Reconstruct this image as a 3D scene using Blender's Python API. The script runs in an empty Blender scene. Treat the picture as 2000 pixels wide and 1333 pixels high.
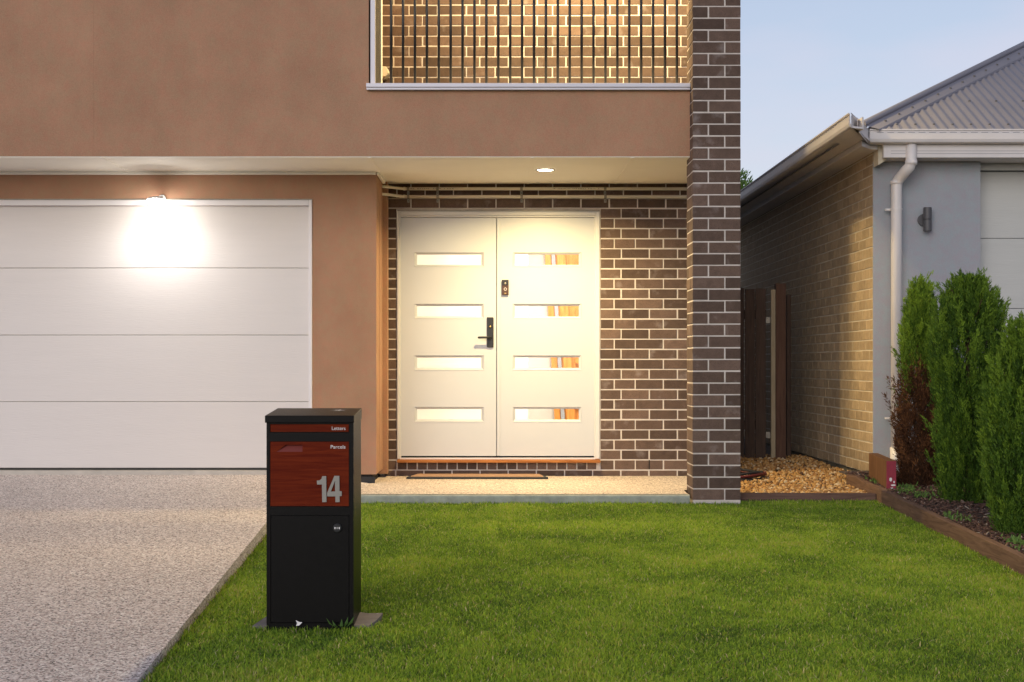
import bpy, bmesh, math, random
import numpy as np
from mathutils import Vector, Matrix, Quaternion

random.seed(14)
RNG = np.random.default_rng(14)
scene = bpy.context.scene
COL = scene.collection
R = math.radians
pi = math.pi

# ------------------------------------------------------------------ camera, sky, sun, exposure
F = 2950.0                       # focal length in pixels of the 2000 px wide photograph
CZ = 1.0                         # camera height (z = 0 is the lawn at the pillar)
cam_d = bpy.data.cameras.new("camera")
cam = bpy.data.objects.new("camera", cam_d)
COL.objects.link(cam)
cam.location = (0, 0, CZ)
cam.rotation_euler = (R(90), 0, 0)
cam_d.sensor_width = 36.0
cam_d.lens = F / 2000 * 36
cam_d.shift_x = 28 / 2000
cam_d.shift_y = 45.5 / 2000
cam_d.clip_end = 2000
scene.camera = cam

SUN_EL, SUN_AZ = 13.0, 200.0     # low sun behind the camera, to the left, veiled
world = bpy.data.worlds.new("World")
scene.world = world
world.use_nodes = True
wn, wl = world.node_tree.nodes, world.node_tree.links
wn.clear()
w_out = wn.new("ShaderNodeOutputWorld")
w_bg = wn.new("ShaderNodeBackground")
w_sky = wn.new("ShaderNodeTexSky")
w_sky.sky_type = 'NISHITA'
w_sky.sun_disc = False
w_sky.sun_elevation = R(SUN_EL)
w_sky.sun_rotation = R(SUN_AZ)
w_sky.air_density = 1.0
w_sky.dust_density = 1.0
w_sky.ozone_density = 2.0
w_tc = wn.new("ShaderNodeTexCoord")
w_map = wn.new("ShaderNodeMapping")
w_map.inputs["Scale"].default_value = (1.6, 1.6, 5.0)
w_no = wn.new("ShaderNodeTexNoise")
w_no.inputs["Scale"].default_value = 2.2
w_no.inputs["Detail"].default_value = 5
w_no.inputs["Roughness"].default_value = 0.5
w_rmp = wn.new("ShaderNodeMapRange")
w_rmp.inputs[1].default_value = 0.42
w_rmp.inputs[2].default_value = 0.72
w_rmp.inputs[3].default_value = 0.48
w_rmp.inputs[4].default_value = 0.88
w_mix = wn.new("ShaderNodeMix")
w_mix.data_type = 'RGBA'
w_mix.inputs[7].default_value = (5.3, 4.95, 5.8, 1)     # thin veil of cloud
wl.new(w_tc.outputs["Generated"], w_map.inputs["Vector"])
wl.new(w_map.outputs[0], w_no.inputs["Vector"])
wl.new(w_no.outputs["Fac"], w_rmp.inputs[0])
w_sep = wn.new("ShaderNodeSeparateXYZ")          # haze thins out with height
w_el = wn.new("ShaderNodeMapRange")
w_el.inputs[1].default_value = 0.0
w_el.inputs[2].default_value = 0.5
w_el.inputs[3].default_value = 1.3
w_el.inputs[4].default_value = 0.40
w_mul = wn.new("ShaderNodeMath")
w_mul.operation = 'MULTIPLY'
w_mul.use_clamp = True
wl.new(w_tc.outputs["Generated"], w_sep.inputs[0])
wl.new(w_sep.outputs[2], w_el.inputs[0])
wl.new(w_el.outputs[0], w_mul.inputs[0])
wl.new(w_rmp.outputs[0], w_mul.inputs[1])
wl.new(w_mul.outputs[0], w_mix.inputs[0])
wl.new(w_sky.outputs[0], w_mix.inputs[6])
wl.new(w_mix.outputs[2], w_bg.inputs["Color"])
w_bg.inputs["Strength"].default_value = 0.10
wl.new(w_bg.outputs[0], w_out.inputs["Surface"])

sun_d = bpy.data.lights.new("sun", 'SUN')
sun_d.energy = 0.85
sun_d.angle = R(40)
sun_d.color = (1.0, 0.95, 0.92)
sun = bpy.data.objects.new("sun", sun_d)
COL.objects.link(sun)
_el, _az = R(SUN_EL), R(SUN_AZ)
_dir = Vector((math.sin(_az) * math.cos(_el), math.cos(_az) * math.cos(_el), math.sin(_el)))
sun.rotation_euler = _dir.to_track_quat('Z', 'Y').to_euler()

scene.view_settings.view_transform = 'Standard'
scene.view_settings.look = 'None'
scene.view_settings.gamma = 1.0
scene.view_settings.use_curve_mapping = False
scene.view_settings.exposure = 0.5
scene.cycles.max_bounces = 7
scene.cycles.diffuse_bounces = 3
scene.cycles.glossy_bounces = 3
scene.cycles.transmission_bounces = 6
scene.cycles.caustics_reflective = False
scene.cycles.caustics_refractive = False
scene.cycles.sample_clamp_indirect = 6.0
PORCH_W, BALC_W, FLOOD_W, HALL_W = 60.0, 185.0, 11.0, 68.0
WARM = (1.0, 0.74, 0.33)

# ------------------------------------------------------------------ helpers
def PX(px, Y): return (px - 972.0) * Y / F
def PZ(py, Y): return CZ - (py - 712.0) * Y / F
def lawn_z(Y): return -0.0375 * (11.05 - Y)

def tag(o, label=None, cat=None, group=None, kind=None):
    if label: o["label"] = label
    if cat: o["category"] = cat
    if group: o["group"] = group
    if kind: o["kind"] = kind
    return o

def attach(o, parent):
    if parent is not None:
        o.parent = parent
        o.matrix_parent_inverse = Matrix.Translation(-Vector(parent["_o"]))
        o["_o"] = tuple(o.location)

def thing(name, label, cat, loc, group=None):
    o = bpy.data.objects.new(name, None)
    o.empty_display_size = 0.1
    COL.objects.link(o)
    o.location = loc
    o["_o"] = tuple(loc)
    return tag(o, label, cat, group)

class MB:
    def __init__(self):
        self.v, self.f = [], []
    def add(self, vs, fs):
        n = len(self.v)
        self.v.extend([tuple(p) for p in vs])
        self.f.extend([tuple(i + n for i in q) for q in fs])
        return self
    def box(self, x0, x1, y0, y1, z0, z1):
        return self.add([(x0,y0,z0),(x1,y0,z0),(x1,y1,z0),(x0,y1,z0),(x0,y0,z1),(x1,y0,z1),(x1,y1,z1),(x0,y1,z1)],
                        [(0,3,2,1),(4,5,6,7),(0,1,5,4),(1,2,6,5),(2,3,7,6),(3,0,4,7)])
    def hexa(self, b, t):
        """b, t: four bottom and four top points, counter-clockwise seen from above"""
        return self.add(list(b) + list(t), [(0,3,2,1),(4,5,6,7),(0,1,5,4),(1,2,6,5),(2,3,7,6),(3,0,4,7)])
    def prism_y(self, poly, y0, y1):
        n = len(poly)
        vs = [(x, y0, z) for x, z in poly] + [(x, y1, z) for x, z in poly]
        return self.add(vs, [tuple(range(n)), tuple(range(2*n-1, n-1, -1))] +
                        [(i, i+n, (i+1) % n + n, (i+1) % n) for i in range(n)])
    def prism_z(self, poly, z0, z1):
        n = len(poly)
        vs = [(x, y, z0) for x, y in poly] + [(x, y, z1) for x, y in poly]
        return self.add(vs, [tuple(range(n-1, -1, -1)), tuple(range(n, 2*n))] +
                        [(i, (i+1) % n, (i+1) % n + n, i+n) for i in range(n)])
    def tube(self, path, r, n=12, cap=True):
        path = [Vector(p) for p in path]
        rs = r if isinstance(r, (list, tuple)) else [r] * len(path)
        base = len(self.v)
        up = None
        for i, p in enumerate(path):
            t = (path[min(i+1, len(path)-1)] - path[max(i-1, 0)]).normalized()
            if up is None:
                up = Vector((0,0,1)) if abs(t.z) < 0.9 else Vector((0,1,0))
            a = t.cross(up).normalized()
            b = a.cross(t).normalized()
            up = b
            for k in range(n):
                an = 2*pi*k/n
                q = p + (a*math.cos(an) + b*math.sin(an)) * rs[i]
                self.v.append(tuple(q))
        for i in range(len(path)-1):
            for k in range(n):
                k2 = (k+1) % n
                self.f.append((base+i*n+k, base+i*n+k2, base+(i+1)*n+k2, base+(i+1)*n+k))
        if cap:
            self.f.append(tuple(base+k for k in range(n-1, -1, -1)))
            self.f.append(tuple(base+(len(path)-1)*n+k for k in range(n)))
        return self
    def holes_xz(self, x0, x1, z0, z1, holes, y0, y1):
        """slab in the XZ plane with rectangular holes (hx0,hx1,hz0,hz1), one shell"""
        xs = sorted({x0, x1, *[h[0] for h in holes], *[h[1] for h in holes]})
        zs = sorted({z0, z1, *[h[2] for h in holes], *[h[3] for h in holes]})
        xs = [x for x in xs if x0 <= x <= x1]; zs = [z for z in zs if z0 <= z <= z1]
        nx, nz = len(xs)-1, len(zs)-1
        def solid(i, j):
            if i < 0 or j < 0 or i >= nx or j >= nz: return False
            cx, cz = (xs[i]+xs[i+1])/2, (zs[j]+zs[j+1])/2
            return not any(h[0] < cx < h[1] and h[2] < cz < h[3] for h in holes)
        for i in range(nx):
            for j in range(nz):
                if not solid(i, j): continue
                a, b, c, d = xs[i], xs[i+1], zs[j], zs[j+1]
                self.add([(a,y0,c),(b,y0,c),(b,y0,d),(a,y0,d)], [(0,1,2,3)])
                self.add([(a,y1,c),(b,y1,c),(b,y1,d),(a,y1,d)], [(3,2,1,0)])
                if not solid(i-1, j): self.add([(a,y0,c),(a,y0,d),(a,y1,d),(a,y1,c)], [(0,1,2,3)])
                if not solid(i+1, j): self.add([(b,y0,c),(b,y0,d),(b,y1,d),(b,y1,c)], [(3,2,1,0)])
                if not solid(i, j-1): self.add([(a,y0,c),(b,y0,c),(b,y1,c),(a,y1,c)], [(3,2,1,0)])
                if not solid(i, j+1): self.add([(a,y0,d),(b,y0,d),(b,y1,d),(a,y1,d)], [(0,1,2,3)])
        return self
    def build(self, name, mat, parent=None, smooth=False, weld=False, bevel=0.0, label=None):
        me = bpy.data.meshes.new(name)
        me.from_pydata(self.v, [], self.f)
        if weld or bevel:
            bm = bmesh.new(); bm.from_mesh(me)
            bmesh.ops.remove_doubles(bm, verts=bm.verts, dist=1e-5)
            bmesh.ops.recalc_face_normals(bm, faces=bm.faces)
            if bevel:
                es = [e for e in bm.edges if len(e.link_faces) == 2 and e.calc_face_angle(0) > 0.5]
                bmesh.ops.bevel(bm, geom=es, offset=bevel, segments=2, affect='EDGES', profile=0.5)
            bm.to_mesh(me); bm.free()
        me.materials.append(mat)
        if smooth:
            me.polygons.foreach_set("use_smooth", [True] * len(me.polygons))
        o = bpy.data.objects.new(name, me)
        COL.objects.link(o)
        attach(o, parent)
        if parent is None: o["_o"] = (0, 0, 0)
        if label: o["label"] = label
        return o

def box(name, mat, b, parent=None, bevel=0.0, **k):
    return MB().box(*b).build(name, mat, parent, bevel=bevel, **k)

def struct(o):
    o["kind"] = "structure"
    return o

# ------------------------------------------------------------------ materials
def newmat(name):
    m = bpy.data.materials.new(name)
    m.use_nodes = True
    nt = m.node_tree
    return m, nt.nodes, nt.links, nt.nodes["Principled BSDF"]

def plain(name, col, rough=0.5, metal=0.0, spec=0.5, var=0.06, scale=6.0, bump=0.0, bscale=200.0, stretch=(1,1,1), emit=None, objrand=0.0):
    """Principled with a cloud of slight tone variation and fine relief"""
    m, n, l, p = newmat(name)
    tc = n.new("ShaderNodeTexCoord")
    mp = n.new("ShaderNodeMapping"); mp.inputs["Scale"].default_value = stretch
    l.new(tc.outputs["Object"], mp.inputs["Vector"])
    no = n.new("ShaderNodeTexNoise"); no.inputs["Scale"].default_value = scale
    no.inputs["Detail"].default_value = 6; no.inputs["Roughness"].default_value = 0.6
    l.new(mp.outputs[0], no.inputs["Vector"])
    mr = n.new("ShaderNodeMapRange")
    mr.inputs[1].default_value = 0.25; mr.inputs[2].default_value = 0.75
    mr.inputs[3].default_value = 1 - var; mr.inputs[4].default_value = 1 + var
    l.new(no.outputs["Fac"], mr.inputs[0])
    mx = n.new("ShaderNodeMix"); mx.data_type = 'RGBA'; mx.blend_type = 'MULTIPLY'
    mx.inputs[0].default_value = 1
    mx.inputs[6].default_value = (*col, 1)
    l.new(mr.outputs[0], mx.inputs[7])
    out = mx.outputs[2]
    if objrand:
        oi = n.new("ShaderNodeObjectInfo")
        m2 = n.new("ShaderNodeMapRange"); m2.inputs[3].default_value = 1 - objrand; m2.inputs[4].default_value = 1 + objrand
        l.new(oi.outputs["Random"], m2.inputs[0])
        x2 = n.new("ShaderNodeMix"); x2.data_type = 'RGBA'; x2.blend_type = 'MULTIPLY'; x2.inputs[0].default_value = 1
        l.new(out, x2.inputs[6]); l.new(m2.outputs[0], x2.inputs[7])
        out = x2.outputs[2]
        ad = n.new("ShaderNodeVectorMath"); ad.operation = 'ADD'
        sc = n.new("ShaderNodeMath"); sc.operation = 'MULTIPLY'; sc.inputs[1].default_value = 37.0
        l.new(oi.outputs["Random"], sc.inputs[0])
        l.new(tc.outputs["Object"], ad.inputs[0]); l.new(sc.outputs[0], ad.inputs[1])
        l.new(ad.outputs[0], mp.inputs["Vector"])
    l.new(out, p.inputs["Base Color"])
    p.inputs["Roughness"].default_value = rough
    p.inputs["Metallic"].default_value = metal
    p.inputs["Specular IOR Level"].default_value = spec
    if bump:
        nb = n.new("ShaderNodeTexNoise"); nb.inputs["Scale"].default_value = bscale
        nb.inputs["Detail"].default_value = 4
        l.new(mp.outputs[0], nb.inputs["Vector"])
        bp = n.new("ShaderNodeBump"); bp.inputs["Strength"].default_value = bump; bp.inputs["Distance"].default_value = 0.004
        l.new(nb.outputs["Fac"], bp.inputs["Height"])
        l.new(bp.outputs[0], p.inputs["Normal"])
    if emit:
        p.inputs["Emission Color"].default_value = (*emit[0], 1)
        p.inputs["Emission Strength"].default_value = emit[1]
    return m

def brickmat(name, col, speck, objrand=0.16, bloom=0.0):
    m, n, l, p = newmat(name)
    tc = n.new("ShaderNodeTexCoord"); oi = n.new("ShaderNodeObjectInfo")
    sc = n.new("ShaderNodeMath"); sc.operation = 'MULTIPLY'; sc.inputs[1].default_value = 53.0
    l.new(oi.outputs["Random"], sc.inputs[0])
    ad = n.new("ShaderNodeVectorMath"); ad.operation = 'ADD'
    l.new(tc.outputs["Object"], ad.inputs[0]); l.new(sc.outputs[0], ad.inputs[1])
    no = n.new("ShaderNodeTexNoise"); no.inputs["Scale"].default_value = 14; no.inputs["Detail"].default_value = 8; no.inputs["Roughness"].default_value = 0.75
    l.new(ad.outputs[0], no.inputs["Vector"])
    fine = n.new("ShaderNodeTexNoise"); fine.inputs["Scale"].default_value = 230; fine.inputs["Detail"].default_value = 3
    l.new(ad.outputs[0], fine.inputs["Vector"])
    cr = n.new("ShaderNodeMapRange"); cr.inputs[1].default_value = 0.58; cr.inputs[2].default_value = 0.66
    l.new(fine.outputs["Fac"], cr.inputs[0])
    v = n.new("ShaderNodeMapRange"); v.inputs[1].default_value = 0.3; v.inputs[2].default_value = 0.7; v.inputs[3].default_value = 0.78; v.inputs[4].default_value = 1.22
    l.new(no.outputs["Fac"], v.inputs[0])
    a = n.new("ShaderNodeMix"); a.data_type = 'RGBA'; a.blend_type = 'MULTIPLY'; a.inputs[0].default_value = 1
    a.inputs[6].default_value = (*col, 1); l.new(v.outputs[0], a.inputs[7])
    r2 = n.new("ShaderNodeMapRange"); r2.inputs[3].default_value = 1-objrand; r2.inputs[4].default_value = 1+objrand
    l.new(oi.outputs["Random"], r2.inputs[0])
    b = n.new("ShaderNodeMix"); b.data_type = 'RGBA'; b.blend_type = 'MULTIPLY'; b.inputs[0].default_value = 1
    l.new(a.outputs[2], b.inputs[6]); l.new(r2.outputs[0], b.inputs[7])
    c = n.new("ShaderNodeMix"); c.data_type = 'RGBA'; c.inputs[7].default_value = (*speck, 1)
    sm = n.new("ShaderNodeMath"); sm.operation = 'MULTIPLY'; sm.inputs[1].default_value = 0.6
    l.new(cr.outputs[0], sm.inputs[0]); l.new(sm.outputs[0], c.inputs[0]); l.new(b.outputs[2], c.inputs[6])
    out = c.outputs[2]
    if bloom:      # efflorescence: whitish salt stains on some bricks
        e = n.new("ShaderNodeTexNoise"); e.inputs["Scale"].default_value = 7; e.inputs["Detail"].default_value = 5
        l.new(ad.outputs[0], e.inputs["Vector"])
        er = n.new("ShaderNodeMapRange"); er.inputs[1].default_value = 0.60; er.inputs[2].default_value = 0.80; er.inputs[4].default_value = bloom
        l.new(e.outputs["Fac"], er.inputs[0])
        d = n.new("ShaderNodeMix"); d.data_type = 'RGBA'; d.inputs[7].default_value = (0.5, 0.47, 0.48, 1)
        l.new(er.outputs[0], d.inputs[0]); l.new(out, d.inputs[6]); out = d.outputs[2]
    l.new(out, p.inputs["Base Color"])
    p.inputs["Roughness"].default_value = 0.85
    p.inputs["Specular IOR Level"].default_value = 0.25
    bp = n.new("ShaderNodeBump"); bp.inputs["Strength"].default_value = 0.5; bp.inputs["Distance"].default_value = 0.003
    l.new(fine.outputs["Fac"], bp.inputs["Height"]); l.new(bp.outputs[0], p.inputs["Normal"])
    return m

def stuccomat(name, col, var=0.14, grain=420.0):
    m, n, l, p = newmat(name)
    tc = n.new("ShaderNodeTexCoord")
    big = n.new("ShaderNodeTexNoise"); big.inputs["Scale"].default_value = 1.7; big.inputs["Detail"].default_value = 5; big.inputs["Roughness"].default_value = 0.55
    mid = n.new("ShaderNodeTexNoise"); mid.inputs["Scale"].default_value = 0.9; mid.inputs["Detail"].default_value = 7; mid.inputs["Roughness"].default_value = 0.7
    mp = n.new("ShaderNodeMapping"); mp.inputs["Scale"].default_value = (2.6, 2.6, 1.3)
    fi = n.new("ShaderNodeTexNoise"); fi.inputs["Scale"].default_value = grain*0.45; fi.inputs["Detail"].default_value = 4; fi.inputs["Roughness"].default_value = 0.7
    l.new(tc.outputs["Object"], big.inputs["Vector"]); l.new(tc.outputs["Object"], mp.inputs["Vector"])
    l.new(mp.outputs[0], mid.inputs["Vector"]); l.new(tc.outputs["Object"], fi.inputs["Vector"])
    s = n.new("ShaderNodeMath"); s.operation = 'MULTIPLY_ADD'; s.inputs[1].default_value = 0.26; s.inputs[2].default_value = 0.0
    l.new(mid.outputs["Fac"], s.inputs[0])
    b2 = n.new("ShaderNodeMath"); b2.operation = 'MULTIPLY_ADD'; b2.inputs[1].default_value = 0.34
    l.new(big.outputs["Fac"], b2.inputs[0]); l.new(s.outputs[0], b2.inputs[2])
    f2 = n.new("ShaderNodeMath"); f2.operation = 'MULTIPLY_ADD'; f2.inputs[1].default_value = 0.5
    l.new(fi.outputs["Fac"], f2.inputs[0]); l.new(b2.outputs[0], f2.inputs[2])
    v = n.new("ShaderNodeMapRange"); v.inputs[1].default_value = 0.41; v.inputs[2].default_value = 0.69
    v.inputs[3].default_value = 1-var; v.inputs[4].default_value = 1+var
    l.new(f2.outputs[0], v.inputs[0])
    a = n.new("ShaderNodeMix"); a.data_type = 'RGBA'; a.blend_type = 'MULTIPLY'; a.inputs[0].default_value = 1
    a.inputs[6].default_value = (*col, 1); l.new(v.outputs[0], a.inputs[7])
    hu = n.new("ShaderNodeTexNoise"); hu.inputs["Scale"].default_value = 16; hu.inputs["Detail"].default_value = 6; hu.inputs["Roughness"].default_value = 0.7
    l.new(tc.outputs["Object"], hu.inputs["Vector"])
    hr = n.new("ShaderNodeValToRGB"); hr.color_ramp.elements[0].position = 0.36; hr.color_ramp.elements[1].position = 0.64
    hr.color_ramp.elements[0].color = (1.0, 0.90, 0.86, 1); hr.color_ramp.elements[1].color = (0.93, 0.98, 0.92, 1)
    l.new(hu.outputs["Fac"], hr.inputs[0])
    hm = n.new("ShaderNodeMix"); hm.data_type = 'RGBA'; hm.blend_type = 'MULTIPLY'; hm.inputs[0].default_value = 1
    l.new(a.outputs[2], hm.inputs[6]); l.new(hr.outputs[0], hm.inputs[7])
    l.new(hm.outputs[2], p.inputs["Base Color"])
    p.inputs["Roughness"].default_value = 0.9; p.inputs["Specular IOR Level"].default_value = 0.2
    bp = n.new("ShaderNodeBump"); bp.inputs["Strength"].default_value = 0.7; bp.inputs["Distance"].default_value = 0.003
    l.new(fi.outputs["Fac"], bp.inputs["Height"]); l.new(bp.outputs[0], p.inputs["Normal"])
    return m

def aggregatemat(name, tint):
    """exposed aggregate: pebbles of several colours set in cement"""
    m, n, l, p = newmat(name)
    tc = n.new("ShaderNodeTexCoord")
    wob = n.new("ShaderNodeTexNoise"); wob.inputs["Scale"].default_value = 60
    l.new(tc.outputs["Object"], wob.inputs["Vector"])
    add = n.new("ShaderNodeVectorMath"); add.operation = 'MULTIPLY_ADD'; add.inputs[1].default_value = (0.012,)*3
    l.new(wob.outputs["Color"], add.inputs[0]); l.new(tc.outputs["Object"], add.inputs[2])
    vo = n.new("ShaderNodeTexVoronoi"); vo.inputs["Scale"].default_value = 120
    l.new(add.outputs[0], vo.inputs["Vector"])
    sep = n.new("ShaderNodeSeparateColor"); l.new(vo.outputs["Color"], sep.inputs[0])
    cr = n.new("ShaderNodeValToRGB")
    e = cr.color_ramp.elements
    e[0].position = 0.0; e[0].color = (0.07, 0.06, 0.055, 1)
    e[1].position = 1.0; e[1].color = (0.74, 0.70, 0.64, 1)
    for pos, c in ((0.14, (0.10, 0.085, 0.08)), (0.24, (0.34, 0.25, 0.215)), (0.5, (0.50, 0.42, 0.385)), (0.82, (0.62, 0.56, 0.52))):
        q = e.new(pos); q.color = (*c, 1)
    l.new(sep.outputs[0], cr.inputs[0])
    ed = n.new("ShaderNodeMapRange"); ed.inputs[1].default_value = 0.5; ed.inputs[2].default_value = 0.95
    l.new(vo.outputs["Distance"], ed.inputs[0])
    mx = n.new("ShaderNodeMix"); mx.data_type = 'RGBA'; mx.inputs[7].default_value = (0.37, 0.33, 0.30, 1)
    l.new(ed.outputs[0], mx.inputs[0]); l.new(cr.outputs[0], mx.inputs[6])
    big = n.new("ShaderNodeTexNoise"); big.inputs["Scale"].default_value = 1.3; big.inputs["Detail"].default_value = 6
    l.new(tc.outputs["Object"], big.inputs["Vector"])
    v = n.new("ShaderNodeMapRange"); v.inputs[1].default_value = 0.3; v.inputs[2].default_value = 0.7; v.inputs[3].default_value = 0.94; v.inputs[4].default_value = 1.05
    l.new(big.outputs["Fac"], v.inputs[0])
    m2 = n.new("ShaderNodeMix"); m2.data_type = 'RGBA'; m2.blend_type = 'MULTIPLY'; m2.inputs[0].default_value = 1
    l.new(mx.outputs[2], m2.inputs[6]); l.new(v.outputs[0], m2.inputs[7])
    m3 = n.new("ShaderNodeMix"); m3.data_type = 'RGBA'; m3.blend_type = 'MULTIPLY'; m3.inputs[0].default_value = 1
    l.new(m2.outputs[2], m3.inputs[6]); m3.inputs[7].default_value = (*tint, 1)
    l.new(m3.outputs[2], p.inputs["Base Color"])
    p.inputs["Roughness"].default_value = 0.75
    bp = n.new("ShaderNodeBump"); bp.invert = True; bp.inputs["Strength"].default_value = 0.6; bp.inputs["Distance"].default_value = 0.004
    l.new(vo.outputs["Distance"], bp.inputs["Height"]); l.new(bp.outputs[0], p.inputs["Normal"])
    return m

def woodmat(name, dark, light, axis=0, scale=1.0, rough=0.6, objrand=0.1, streak=1.0):
    m, n, l, p = newmat(name)
    tc = n.new("ShaderNodeTexCoord"); oi = n.new("ShaderNodeObjectInfo")
    sc = n.new("ShaderNodeMath"); sc.operation = 'MULTIPLY'; sc.inputs[1].default_value = 29.0
    l.new(oi.outputs["Random"], sc.inputs[0])
    ad = n.new("ShaderNodeVectorMath"); ad.operation = 'ADD'
    l.new(tc.outputs["Object"], ad.inputs[0]); l.new(sc.outputs[0], ad.inputs[1])
    mp = n.new("ShaderNodeMapping")
    s = [22 * scale] * 3; s[axis] = 1.6 * scale
    mp.inputs["Scale"].default_value = s
    l.new(ad.outputs[0], mp.inputs["Vector"])
    no = n.new("ShaderNodeTexNoise"); no.inputs["Scale"].default_value = 1.5; no.inputs["Detail"].default_value = 7
    no.inputs["Roughness"].default_value = 0.65; no.inputs["Distortion"].default_value = 1.2
    l.new(mp.outputs[0], no.inputs["Vector"])
    cr = n.new("ShaderNodeValToRGB")
    cr.color_ramp.elements[0].position = 0.30; cr.color_ramp.elements[0].color = (*dark, 1)
    cr.color_ramp.elements[1].position = 0.72; cr.color_ramp.elements[1].color = (*light, 1)
    l.new(no.outputs["Fac"], cr.inputs[0])
    r2 = n.new("ShaderNodeMapRange"); r2.inputs[3].default_value = 1-objrand; r2.inputs[4].default_value = 1+objrand
    l.new(oi.outputs["Random"], r2.inputs[0])
    b = n.new("ShaderNodeMix"); b.data_type = 'RGBA'; b.blend_type = 'MULTIPLY'; b.inputs[0].default_value = 1
    l.new(cr.outputs[0], b.inputs[6]); l.new(r2.outputs[0], b.inputs[7])
    l.new(b.outputs[2], p.inputs["Base Color"])
    p.inputs["Roughness"].default_value = rough; p.inputs["Specular IOR Level"].default_value = 0.2 if streak > 0.5 else 0.06
    bp = n.new("ShaderNodeBump"); bp.inputs["Strength"].default_value = 0.35 * streak; bp.inputs["Distance"].default_value = 0.003
    l.new(no.outputs["Fac"], bp.inputs["Height"]); l.new(bp.outputs[0], p.inputs["Normal"])
    return m

def attrmat(name, ramp, rough=0.7, trans=0.0, spec=0.3):
    """colour from the per-piece 'tone' attribute"""
    m, n, l, p = newmat(name)
    at = n.new("ShaderNodeAttribute"); at.attribute_name = "tone"
    cr = n.new("ShaderNodeValToRGB")
    e = cr.color_ramp.elements
    e[0].position, e[0].color = ramp[0][0], (*ramp[0][1], 1)
    e[1].position, e[1].color = ramp[-1][0], (*ramp[-1][1], 1)
    for pos, c in ramp[1:-1]:
        q = e.new(pos); q.color = (*c, 1)
    l.new(at.outputs["Fac"], cr.inputs[0])
    l.new(cr.outputs[0], p.inputs["Base Color"])
    p.inputs["Roughness"].default_value = rough
    p.inputs["Specular IOR Level"].default_value = spec
    if trans:
        tr = n.new("ShaderNodeBsdfTranslucent"); l.new(cr.outputs[0], tr.inputs["Color"])
        mi = n.new("ShaderNodeMixShader"); mi.inputs[0].default_value = trans
        l.new(p.outputs[0], mi.inputs[1]); l.new(tr.outputs[0], mi.inputs[2])
        l.new(mi.outputs[0], n["Material Output"].inputs["Surface"])
    return m

def glassmat(name, rough=0.0, col=(1, 1, 1)):
    m, n, l, p = newmat(name)
    p.inputs["Base Color"].default_value = (*col, 1)
    p.inputs["Transmission Weight"].default_value = 1.0
    p.inputs["Roughness"].default_value = rough
    p.inputs["IOR"].default_value = 1.45
    tc = n.new("ShaderNodeTexCoord"); no = n.new("ShaderNodeTexNoise"); no.inputs["Scale"].default_value = 90
    l.new(tc.outputs["Object"], no.inputs["Vector"])
    bp = n.new("ShaderNodeBump"); bp.inputs["Strength"].default_value = 0.02 + rough * 0.3; bp.inputs["Distance"].default_value = 0.001
    l.new(no.outputs["Fac"], bp.inputs["Height"]); l.new(bp.outputs[0], p.inputs["Normal"])
    return m

M = {}
M['stucco'] = stuccomat("stucco", (0.405, 0.240, 0.163), 0.20)
M['stucco_line'] = plain("stucco_joint", (0.27, 0.165, 0.115), 0.9)
M['brick'] = brickmat("dark_brick", (0.116, 0.077, 0.061), (0.03, 0.021, 0.018), 0.33, bloom=0.28)
M['mortar'] = plain("mortar", (0.56, 0.51, 0.475), 0.95, var=0.14, scale=9, bump=0.6, bscale=160)
M['cream_brick'] = brickmat("cream_brick", (0.43, 0.325, 0.205), (0.28, 0.20, 0.12), 0.14)
M['cream_mortar'] = plain("cream_mortar", (0.64, 0.58, 0.47), 0.95, var=0.1, bump=0.5, bscale=150)
M['soffit'] = plain("soffit_paint", (0.86, 0.83, 0.76), 0.7, var=0.03, scale=2)
M['white'] = plain("white_paint", (0.62, 0.62, 0.62), 0.42, var=0.02, scale=3, bump=0.05, bscale=300)
M['door_white'] = plain("door_white", (0.53, 0.55, 0.58), 0.38, var=0.02, scale=2, bump=0.04, bscale=250)
M['garage_white'] = plain("garage_door_paint", (0.66, 0.62, 0.60), 0.5, var=0.02, scale=2.5, bump=0.4, bscale=20, stretch=(0.6, 10, 10))
M['frame_grey'] = plain("frame_grey", (0.70, 0.67, 0.69), 0.4, var=0.02)
M['sill_metal'] = plain("sill_metal", (0.58, 0.57, 0.64), 0.38, metal=0.1, var=0.03)
M['black'] = plain("black_powdercoat", (0.0035, 0.0035, 0.004), 0.36, spec=0.10, var=0.25, scale=40, bump=0.12, bscale=500)
M['black_metal'] = plain("black_metal", (0.012, 0.012, 0.015), 0.4, var=0.1)
M['dark_gap'] = plain("dark_gap", (0.012, 0.011, 0.01), 0.9)
M['rubber'] = plain("rubber", (0.016, 0.016, 0.017), 0.7, var=0.2, scale=30)
M['red_wood'] = woodmat("red_wood_panel", (0.085, 0.008, 0.003), (0.17, 0.024, 0.006), axis=0, scale=1.6, rough=0.6, objrand=0.03, streak=0.2)
M['print'] = plain("white_print", (0.72, 0.70, 0.70), 0.6)
M['numeral'] = plain("grey_numeral", (0.25, 0.24, 0.22), 0.5, metal=0.2)
M['aggregate'] = aggregatemat("exposed_aggregate", (1.22, 1.22, 1.24))
M['aggregate_porch'] = aggregatemat("porch_aggregate", (1.18, 1.15, 1.11))
M['concrete'] = plain("weathered_concrete", (0.30, 0.32, 0.28), 0.9, var=0.28, scale=12, bump=0.9, bscale=90)
M['light_concrete'] = plain("light_concrete", (0.50, 0.46, 0.41), 0.85, var=0.15, scale=8, bump=0.3)
M['pad'] = plain("concrete_pad", (0.20, 0.175, 0.165), 0.9, var=0.2, scale=14, bump=0.6, bscale=90)
M['footing'] = plain("footing", (0.22, 0.20, 0.15), 0.9, var=0.35, scale=6, bump=0.6, bscale=60)
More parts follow.
